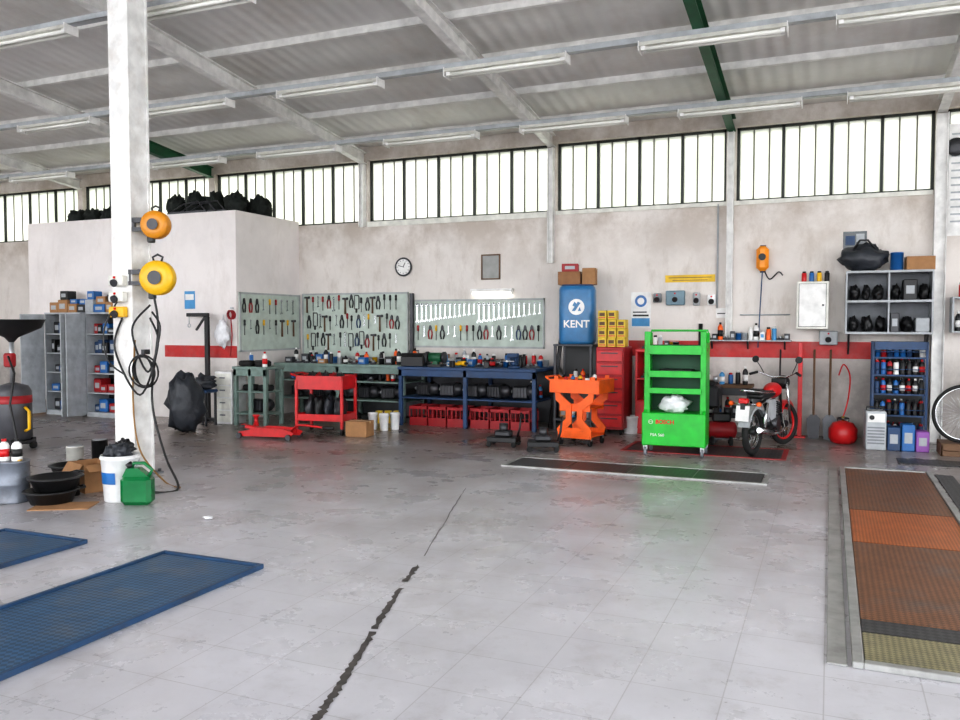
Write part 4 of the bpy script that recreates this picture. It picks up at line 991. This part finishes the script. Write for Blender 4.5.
for k in range(4):
    g=G(); g.lump((0,0,.14),(.07,.15,.2),rc.choice([black,dsteel,tarp]),k,.2,flat=-.14); solo('oily_part',g,'dark oily engine part on the red trolley','car part',(x-.24+.16*k,y+.27,.215),0,'oily parts on the red trolley')
for k in range(5):
    g=G(); g.lump((0,0,.08),(.052,.12,.14),rc.choice([black,dsteel,dred,black]),k+7,.2,flat=-.08); solo('oily_part',g,'dark oily part in the trolley tray','car part',(x-.25+.125*k,y+.27,.675),0,'oily parts in the trolley tray')
x,y=fl(270,438)
t=thing('trolley_jack','red hydraulic trolley jack with a long handle','trolley jack',(x,y+.0,0),rad(6))
g=G(); 
for s in (-1,1): g.prism([(-.45,.03),(.4,.04),(.45,.1),(.3,.15),(-.1,.16),(-.42,.09)],s*.13-.01,s*.13+.01,red)
g.bx(-.1,.35,-.12,.12,.05,.12,red); part(t,g,'chassis')
g=G(); g.box((-.2,0,.13),(.5,.1,.05),red,rot=(0,rad(8),0),b=.01); part(t,g,'lifting_arm'); g=G(); g.cyl((-.42,0,.14),(-.42,0,.18),.07,dsteel); part(t,g,'saddle')
g=G(); g.tube([(.35,0,.12),(.44,-.02,.2),(.6,-.12,.22),(.95,-.18,.2)],.016,red); g.cyl((.93,-.178,.2),(1.1,-.2,.2),.022,black); part(t,g,'handle')
for a in (-.4,.38):
    for s in (-1,1):
        g=G(); g.cyl((a,s*.14,.04),(a,s*.18,.04),.04,dsteel); part(t,g,'wheel')
def bjack(l,r):
    t=thing('bottle_jack','small red bottle jack on the floor','bottle jack',l,r)
    part(t,G().lathe([(.09,0),(.09,.01),(.05,.03),(.04,.16),(.03,.16),(.03,.24),(.05,.26),(.05,.28)],red,seg=18),'body'); part(t,G().cyl((.03,0,.06),(.2,0,.1),.01,dsteel),'pump_lever'); return t
x2,y2=fl(243,436); put('sjack',bjack,(x2,y2+.3,0))
x,y=fl(355,437); carton_fn(.33,.26,.22,label='brown cardboard box on the floor by the bench')((x,y+.13,0),.1)
for k,(u,v) in enumerate(((371,430),(382,431),(393,430))):
    x,y=fl(u,v); put('bk',bucket_fn(.075,.26,plasw,label='white plastic tub beside the workbench'),(x,y+.06,0),.3*k,group='white tubs by the bench')
for k in range(3):
    x,y=fl(375+9*k,424); put('bk2',bucket_fn(.06,.2,yb_,label='small yellow tub behind the white tubs'),(x,y+.14,0),.3*k,group='small tubs by the bench')
def dolly(u,v,rz,label):
    x,y=fl(u,v); t=thing('transmission_jack',label,'jack',(x,y+.2,0),rz)
    g=G(); g.bx(-.2,.2,-.13,.13,.06,.13,black,.01); g.box((0,0,.17),(.22,.16,.08),dsteel,b=.02); g.cyl((0,0,.18),(0,0,.3),.06,dsteel); part(t,g,'body')
    g=G(); g.tube([(.18,0,.1),(.22,0,.25),(.24,0,.45)],.014,black); part(t,g,'handle')
    for a in (-.17,.17):
        for b in (-.12,.12):
            g=G(); g.cyl((a,b-.015,.035),(a,b+.015,.035),.035,rubber); part(t,g,'wheel')
dolly(498,448,.1,'low black hydraulic jack on small wheels'); dolly(538,453,.3,'black jack on small wheels with bent handle')

# ================================================================= ORANGE TROLLEY
x,y=fl(577,446)
t=thing('tool_trolley','bright orange tool trolley with angled top trays','trolley',(x,y+.22,0),rad(-8))
g=G()
for s in (-1,1):
    g.prism([(-.22,.12),(.22,.12),(.25,.22),(.12,.36),(.12,.48),(.27,.6),(.29,.92),(.24,.92),(.2,.68),(.04,.55),(.04,.3),(.14,.2),(-.14,.2),(-.04,.3),(-.04,.55),(-.2,.68),(-.24,.92),(-.29,.92),(-.27,.6),(-.12,.48),(-.12,.36),(-.25,.22)],s*.24-.012,s*.24+.012,orange)
part(t,g,'side_frame')
g=G(); g.bx(-.35,.35,-.26,.26,.8,.815,orange)
for s in (-1,1): g.bx(-.35,.35,s*.26-.008,s*.26+.008,.7,.88,orange,.003); g.bx(s*.35-.008,s*.35+.008,-.26,.26,.7,.88,orange,.003)
part(t,g,'top_tray')
g=G(); g.bx(-.22,.22,-.22,.22,.5,.515,orange); g.bx(-.22,.22,-.232,-.22,.46,.56,orange); g.bx(-.22,.22,.22,.232,.46,.56,orange); part(t,g,'middle_shelf')
g=G(); g.bx(-.24,.24,-.225,.225,.12,.14,orange); g.bx(-.24,.24,-.24,-.225,.1,.24,orange); part(t,g,'bottom_shelf')
g=G(); g.tube([(-.35,-.2,.84),(-.44,-.2,.9),(-.44,.2,.9),(-.35,.2,.84)],.014,orange); part(t,g,'push_handle')
for a in (-1,1):
    for b in (-1,1):
        g=G(); g.cyl((a*.21-.015,b*.2,.05),(a*.21+.015,b*.2,.05),.05,rubber); g.box((a*.21,b*.2,.1),(.04,.03,.06),steel); part(t,g,'caster')
for k in range(5):
    jar_fn(.03,.1+.012*k,pal[k],black,cname(pal[k])+' bottle on the orange trolley')((x-.22+.1*k,y+.2,.815),0)

# ================================================================= GREEN TROLLEY
x,y=fl(672,457)
t=thing('equipment_trolley','bright green equipment trolley with open shelves and casters','trolley',(x,y+.27,0),rad(2))
W=.37; dp=.25
for s in (-1,1):
    g=G(); xx=s*W
    g.prism([(-dp,.12),(dp,.12),(dp,1.5),(dp-.09,1.5),(dp-.14,1.38),(-dp+.16,1.38),(-dp+.08,.56),(-dp,.5)],xx-.035*(s>0)-.0,xx+.035*(s<0),green,'yz')
    g.bx(xx-.07 if s>0 else xx,xx if s>0 else xx+.07,-dp+.08,-dp+.13,.5,1.52,green,.006)
    part(t,g,'side_panel')
for z,h in ((1.26,.09),(.98,.06),(.78,.05)):
    g=G(); g.bx(-W+.036,W-.036,-dp+.08,dp,z,z+.015,green); g.bx(-W+.05,W-.05,-dp+.06,-dp+.075,z-.02,z+h,green,.004); part(t,g,'shelf')
g=G(); g.bx(-W+.036,W-.036,-dp+.02,dp,.5,.52,green); g.bx(-W+.036,W-.036,dp-.015,dp,.52,1.35,dgreen); part(t,g,'back_panel','dark green back panel')
g=G(); g.bx(-W-.01,W+.01,-dp-.02,-dp+.01,.13,.53,green,.01); part(t,g,'front_panel')
txt(t,'BOSCH',.068,redlens,(-.1,-dp-.024,.42),bold=.002); txt(t,'FSA 560',.05,white,(-.19,-dp-.024,.26))
g=G(); g.ring((-.27,-dp-.022,.42),.024,.004,offw,ax=(0,1,0),seg=20,ts=6); g.bx(-.294,-.246,-dp-.024,-dp-.02,.418,.422,offw); part(t,g,'emblem')
g=G(); g.tube([(-W+.02,dp-.03,1.48),(-W+.02,dp-.03,1.53),(W-.02,dp-.03,1.53),(W-.02,dp-.03,1.48)],.014,green); part(t,g,'push_handle')
for a in (-1,1):
    for b in (-1,1):
        g=G(); g.cyl((a*(W-.03)-.015,b*.22,.055),(a*(W-.03)+.015,b*.22,.055),.055,grey); g.box((a*(W-.03),b*.22,.1),(.05,.04,.06),steel); part(t,g,'caster')
g=G(); g.lump((0,0,.1),(.16,.12,.11),bag,41,.3,3,flat=-.1); solo('plastic_bag',g,'crumpled white plastic bag on the green trolley','plastic bag',(x-.02,y+.26,.521))
g=G(); g.box((0,0,.03),(.4,.25,.06),black,b=.01); g.tube([(.2,0,.03),(.26,-.05,.04),(.2,-.1,.03)],.008,black); solo('test_device',g,'flat black test device on the green trolley shelf','device',(x,y+.3,.995))
g=G(); g.box((0,0,.04),(.3,.2,.08),dgreen,b=.01); solo('parts_box',g,'dark green box on the green trolley shelf','box',(x-.08,y+.3,1.275))

# ================================================================= MOTORCYCLE
x,y=fl(750,459)
hd=rad(-15); SC=.93; ori=Vector((x,y+.28,0))+Vector((-math.sin(hd)*.6*SC,math.cos(hd)*.6*SC,.006))
t=thing('motorcycle','slim black and white motorcycle with red tank and rear plate','motorcycle',ori,hd); t.scale=(SC,SC,SC)
def wheel(yc,w,nm='wheel'):
    g=G(); g.ring((0,0,0),.265,w,rubber,ax=(1,0,0),seg=36,ts=10); o=part(t,g,nm,loc=(0,yc,.265+w))
    g=G(); g.ring((0,0,0),.222,.018,red if yc>0 else chrome,ax=(1,0,0),seg=32,ts=8); q=g.obj('rim'); q.parent=o
    g=G(); g.cyl((-.05,0,0),(.05,0,0),.045,dsteel)
    for k in range(18):
        a=k*math.pi/9; sx=.035*(1 if k%2 else -1); g.cyl((sx,math.cos(a)*.04,math.sin(a)*.04),(0,math.cos(a+.2)*.215,math.sin(a+.2)*.215),.0025,chrome,seg=5)
    q=g.obj('hub_and_spokes'); q.parent=o; return o
wheel(-.6,.045); o=wheel(.66,.04); o.rotation_euler=(0,0,rad(-18))
g=G()
g.tube([(0,.42,.85),(0,.3,.78),(0,-.2,.68),(0,-.5,.66)],.022,black); 
for s in (-1,1): g.tube([(s*.03,.4,.8),(s*.1,.25,.4),(s*.11,-.1,.3),(s*.1,-.25,.45),(s*.06,-.35,.66)],.016,black); g.tube([(s*.1,-.15,.33),(s*.09,-.6,.315)],.018,black)
part(t,g,'frame')
g=G(); g.lump((0,.16,.81),(.11,.22,.11),red,50,.0,seg=24); part(t,g,'fuel_tank','red fuel tank')
g=G(); g.box((0,.1,.38),(.2,.26,.2),dsteel,b=.03); g.cyl((0,.16,.46),(0,.24,.66),.075,steel)
for k in range(6): g.cyl((0,.165+.011*k,.5+.026*k),(0,.168+.011*k,.508+.026*k),.1,dsteel,seg=18)
g.cyl((-.13,.05,.36),(.13,.05,.36),.09,dsteel,seg=20); part(t,g,'engine')
g=G(); g.box((0,-.28,.78),(.22,.55,.09),black,b=.035); g.box((0,-.5,.83),(.2,.22,.08),black,b=.03); part(t,g,'seat','black padded seat')
def fender(yc,zc,a_0,st,n,r,wd,m,nm,lab):
    g=G()
    for k in range(n):
        a0=rad(a_0+st*k); a1=rad(a_0+st*(k+1))
        def q(a,x,dr=0): return (x,yc-(r+dr)*math.cos(a),zc+(r+dr)*math.sin(a))
        g.add([q(a0,-wd),q(a0,wd),q(a1,wd),q(a1,-wd)],[(0,1,2,3)],m,True)
        for s in (-1,1): g.add([q(a0,s*wd),q(a1,s*wd),q(a1,s*wd,-.04),q(a0,s*wd,-.04)],[(0,1,2,3)],m,True)
    part(t,g,nm,lab)
fender(-.6,.31,15,15,9,.345,.07,lgrey,'rear_fender','pale grey rear fender')
fender(.66,.305,35,14,8,.34,.06,red,'front_fender','red front fender')
g=G(); g.box((0,-.97,.58),(.17,.012,.2),white,rot=(rad(-12),0,0)); g.box((0,-.94,.67),(.06,.06,.08),black); o=part(t,g,'license_plate','white rear number plate')
g=G(); g.box((0,-.93,.74),(.12,.08,.07),redlens,b=.015); part(t,g,'tail_light')
g=G(); 
for s in (-1,1): g.tube([(s*.12,-.1,.8),(s*.13,-.5,.82),(s*.1,-.8,.86),(0,-.88,.87)],.01,chrome)
part(t,g,'grab_rail','chrome grab rail')
for s in (-1,1):
    g=G(); g.cyl((0,-.88,.7),(s*.16,-.88,.7),.008,chrome,seg=8); g.lathe([(.012,-.03),(.03,-.02),(.03,.02),(.012,.025)],orange,c=(s*.18,-.88,.7),ax=(0,1,0),seg=14); part(t,g,'turn_signal')
    g=G(); g.tube([(s*.1,.66,.31),(s*.1,.45,.9)],.02,chrome); part(t,g,'fork_leg')
    g=G(); g.cyl((s*.12,-.5,.36),(s*.11,-.38,.68),.026,chrome,seg=12); part(t,g,'shock_absorber')
    g=G(); g.tube([(s*.2,.38,1.04),(s*.25,.36,1.14),(s*.28,.33,1.2)],.006,black); g.lathe([(.02,-.01),(.05,0),(.045,.012)],black,c=(s*.3,.33,1.23),ax=(0,-1,.2),seg=16); part(t,g,'mirror')
    g=G(); g.prism([(-.3,.42),(.0,.45),(.0,.7),(-.35,.72)],s*.1-.008,s*.1+.008,lgrey,'yz'); part(t,g,'side_cover','grey side cover')
g=G(); g.tube([(-.34,.25,1.02),(-.26,.34,1.05),(-.1,.42,.98),(.1,.42,.98),(.26,.34,1.05),(.34,.25,1.02)],.012,chrome); g.bx(-.1,.1,.4,.48,.88,.96,black,.01); part(t,g,'handlebar')
for s in (-1,1):
    g=G(); g.cyl((s*.35,.24,1.02),(s*.27,.335,1.048),.019,rubber); part(t,g,'grip')
g=G(); g.lathe([(.05,-.08),(.09,-.02),(.1,.05),(.095,.07)],black,c=(0,.55,.9),ax=(0,1,0)); part(t,g,'headlight')
g=G(); g.tube([(.08,.28,.5),(.12,.32,.3),(.14,.1,.24),(.15,-.3,.26)],.018,chrome); g.cyl((.15,-.28,.27),(.16,-.8,.36),.038,chrome,r2=.034); part(t,g,'exhaust')
g=G(); g.tube([(-.11,.0,.28),(-.2,-.02,.0)],.01,dsteel); part(t,g,'side_stand')
x,y=fl(719,447); 
t=thing('compressor','small red air compressor on the floor','compressor',(x,y+.2,0.006),.2)
g=G(); g.lathe([(.05,-.2),(.1,-.18),(.11,-.15),(.11,.15),(.1,.18),(.05,.2)],dred,c=(0,0,.2),ax=(1,0,0),seg=22); part(t,g,'tank')
g=G(); g.box((0,0,.37),(.24,.14,.12),black,b=.02); g.cyl((.08,0,.4),(.08,0,.5),.05,dsteel); part(t,g,'motor')
g=G(); g.tube([(-.2,0,.25),(-.28,0,.4),(-.28,0,.5)],.012,black); part(t,g,'handle')
g=G()
for a in (-.12,.12):
    g.cyl((a-.02,-.1,.06),(a+.02,-.1,.06),.06,rubber); g.box((a,0,.06),(.03,.2,.05),dsteel); g.cyl((a-.02,.1,.06),(a+.02,.1,.06),.06,rubber)
g.box((0,0,.08),(.24,.03,.02),dsteel); part(t,g,'undercarriage')
t=thing('engine_block','dark engine block on a steel stand','engine',(-1.62,11.65,0))
g=G(); g.box((0,0,.62),(.5,.35,.3),dsteel,b=.03); g.box((0,0,.8),(.36,.28,.08),black,b=.02)
for k in range(4): g.cyl((-.18+.12*k,0,.82),(-.18+.12*k,0,.9),.035,steel)
g.cyl((-.27,0,.6),(-.25,0,.6),.12,dsteel,seg=20); part(t,g,'block')
g=G()
for a in (-.2,.2):
    for b in (-.14,.14): g.bx(a-.02,a+.02,b-.02,b+.02,0,.47,dsteel)
g.bx(-.22,.22,-.16,.16,.2,.22,dsteel); part(t,g,'stand')

# ================================================================= RIGHT END CLUTTER
x=wx(801,12.5); g=G(); g.bx(x-.03,x+.03,12.5,12.56,0,1.35,red,.004); g.bx(x-.08,x+.08,12.44,12.62,0,.02,red); solo('red_stand',g,'slim red steel stand by the wall','stand')
def shovel(u,label,m,hm,rz):
    t=thing('shovel',label,'shovel',(wx(u,12.4),12.45,0.0),rz)
    g=G(); g.prism([(-.07,.0),(.07,0),(.09,.28),(.04,.34),(-.04,.34),(-.09,.28)],-.012,.0,m); part(t,g,'blade'); g=G(); g.cyl((0,-.0,.32),(0,.2,1.25),.015,hm,seg=10); part(t,g,'handle'); return t
shovel(815,'steel shovel with a wooden handle leaning on the wall',dsteel,wood,.02); shovel(831,'grey flat shovel leaning on the wall',grey,wood,-.02)
x=wx(780,12.3); t=thing('broom','long-handled broom leaning on the wall','broom',(x,12.4,0)); g=G(); g.box((0,0,.13),(.24,.05,.04),wood); part(t,g,'head'); g=G()
for k in range(11): g.box((-.108+k*.0215,0,.055),(.016,.045,.11),black)
part(t,g,'bristles'); g=G(); g.cyl((0,0,.14),(0,.14,1.25),.012,dsteel,seg=8); part(t,g,'handle')
x=wx(845,12.0)
t=thing('gas_cylinder','squat red pressure vessel with a carrying collar','pressure vessel',(x,12.1,0))
g=G(); g.lathe([(.1,0),(.15,.02),(.18,.08),(.18,.2),(.13,.28),(.04,.31)],red,seg=26); part(t,g,'body'); g=G(); g.ring((0,0,.34),.07,.01,dsteel); g.cyl((0,0,.3),(0,0,.37),.02,brass)
for s in (-.07,.07): g.cyl((s,0,.27),(s,0,.34),.008,dsteel,seg=6)
part(t,g,'collar')
cable([(x,12.1,.36),(x+.06,12.2,.6),(x+.08,12.4,.9),(x+.0,12.5,1.05),(x-.06,12.45,.9)],.01,red,'red hose rising from the pressure vessel','hose','air_hose')
xa,xb=wx(874,12.0),wx(928,12.0)
t=thing('bottle_rack','dark blue steel rack filled with bottles and sprays','rack',((xa+xb)/2,12.2,0)); w=(xb-xa)/2; H=1.38
for a in (-1,1):
    for b in (-1,1):
        g=G(); g.bx(a*w-.015,a*w+.015,b*.2-.015,b*.2+.015,0,H,dblue,.003); part(t,g,'leg')
g=G(); g.bx(-w,w,.19,.2,.1,H,black); part(t,g,'back_panel','black back panel')
rz_=[.12,.42,.7,.95,1.18]
for z in rz_:
    g=G(); g.bx(-w,w,-.2,.19,z-.02,z,dblue); g.tube([(-w,-.21,z+.07),(w,-.21,z+.07)],.006,dblue,6); part(t,g,'shelf')
g=G(); g.bx(-w,w,-.21,.21,H-.02,H,dblue); g.bx(-w,w,-.215,-.2,H-.1,H,dblue); part(t,g,'top')
rb=random.Random(21)
for z in rz_:
    for row in (0,1):
      for k in range(8):
        m=rb.choice([black,blue,dred,black,white,dblue,black]); cm=rb.choice([red,black,white,black])
        X=xa+.05+k*(xb-xa-.1)/7; Y=12.07+.12*row
        if z>1.1: put(('tin2',m.name),tin_fn(.034,.09,m,''),(X,Y,z),0,cname(m)+' tin in the bottle rack','bottles in the blue rack')
        elif rb.random()<.5: put(('rc',m.name,cm.name),can_fn(.032,.19,m,cm,''),(X,Y,z),0,cname(m)+' spray can in the bottle rack','bottles in the blue rack')
        else: put(('rb',m.name,cm.name),jar_fn(.033,.2,m,cm,''),(X,Y,z),0,cname(m)+' bottle in the bottle rack','bottles in the blue rack')
x=wx(877,11.7); t=thing('charger_cabinet','white and grey battery charger cabinet on the floor','charger',(x,11.75,0),.05)
g=G(); g.bx(-.12,.12,-.16,.16,.0,.5,lgrey,.012); part(t,g,'casing'); g=G(); g.bx(-.1,.1,-.168,-.16,.36,.47,white); g.cyl((-.05,-.16,.42),(-.05,-.18,.42),.03,black,seg=14); part(t,g,'control_panel')
g=G()
for k in range(6): g.bx(-.1,.1,-.166,-.16,.08+k*.04,.1+k*.04,grey)
part(t,g,'vents'); g=G(); g.tube([(-.1,0,.49),(-.1,0,.54),(.1,0,.54),(.1,0,.49)],.01,black); part(t,g,'handle')
for k,(u,m,h,l) in enumerate(((896,dblue,.3,'blue plastic parts bin on the floor'),(910,blue,.34,'bright blue plastic box on the floor'),(924,pink,.26,'purple plastic box on the floor'))):
    smallbox((wx(u,11.7),11.75,0),.05*k,(.15,.24,h),m,label=l)
x=wx(962,11.6); t=thing('low_crate','dark wooden slatted crate on the floor','crate',(x+.1,11.6,0)); g=G()
for k in range(2): g.bx(-.32,.32,-.22,-.205,.0+.07*k,.065+.07*k,wood,.003); g.bx(-.32,.32,.205,.22,.0+.07*k,.065+.07*k,wood,.003)
g.bx(-.32,-.3,-.22,.22,0,.135,wood); g.bx(.3,.32,-.22,.22,0,.135,wood); part(t,g,'sides'); g=G(); g.bx(-.32,.32,-.22,.22,.135,.155,wood,.003); part(t,g,'lid')
t=thing('bicycle_wheel','bicycle wheel with chrome rim and thin black tyre','bicycle wheel',(x+.03,11.5,.155),rad(10))
g=G(); g.ring((0,0,.36),.34,.02,rubber,ax=(0,1,0),seg=44); part(t,g,'tyre'); g=G(); g.ring((0,0,.36),.315,.012,chrome,ax=(0,1,0),seg=44,ts=6); part(t,g,'rim')
g=G(); g.cyl((0,-.04,.36),(0,.04,.36),.02,chrome)
for k in range(28): a=k*math.pi/14; g.cyl((math.cos(a)*.02,.025*(1 if k%2 else -1),.36+math.sin(a)*.02),(math.cos(a+.15)*.31,0,.36+math.sin(a+.15)*.31),.002,chrome,seg=4)
part(t,g,'hub_and_spokes')
t=thing('steel_table','grey steel table at the end of the wall','table',(2.4,12.3,0)); g=G(); g.bx(-.6,.6,-.35,.35,.9,.94,lgrey,.005); part(t,g,'tabletop')
for a in (-.55,.55):
    for b in (-.3,.3):
        g=G(); g.bx(a-.02,a+.02,b-.02,b+.02,0,.9,lgrey); part(t,g,'leg')
t=thing('shelf_unit','narrow grey wall shelf with oil bottles','shelf',(1.78,12.6,1.5)); g=G(); g.bx(-.3,.35,-.15,.155,0,.02,lgrey); g.bx(-.3,.35,-.15,.155,.45,.47,lgrey); g.bx(-.3,-.28,-.15,.155,.02,.45,lgrey); g.bx(.33,.35,-.15,.155,.02,.45,lgrey); part(t,g,'frame')
clutter(1.53,2.05,12.55,12.6,1.52,6,'bottles on the narrow wall shelf','on the narrow wall shelf',seed=30); clutter(1.53,2.05,12.55,12.6,1.97,5,'bottles on the narrow wall shelf top','on the narrow wall shelf',seed=31)

# ================================================================= LIGHT, WORLD, CAMERA
w=D.worlds.new('World'); bpy.context.scene.world=w; w.use_nodes=True; bg=w.node_tree.nodes['Background']; bg.inputs[0].default_value=(.94,.965,1,1); bg.inputs[1].default_value=4.8
sd=D.lights.new('sun','SUN'); sd.energy=6.5; sd.angle=rad(3); sd.color=(1,.97,.92); so=D.objects.new('sun',sd); COL.objects.link(so); so.rotation_euler=(rad(-50),0,rad(20)); 
so.location=(0,20,15)
cd=D.cameras.new('camera'); cd.sensor_width=36; cd.lens=FPX/960*36; cd.clip_end=200
co=D.objects.new('camera',cd); COL.objects.link(co); co.location=(0,0,EYE); co.rotation_euler=(math.pi/2-PITCH,0,YAW); bpy.context.scene.camera=co
vs_=bpy.context.scene.view_settings; vs_.view_transform='Standard'
try: vs_.look='Medium High Contrast'
except Exception: pass
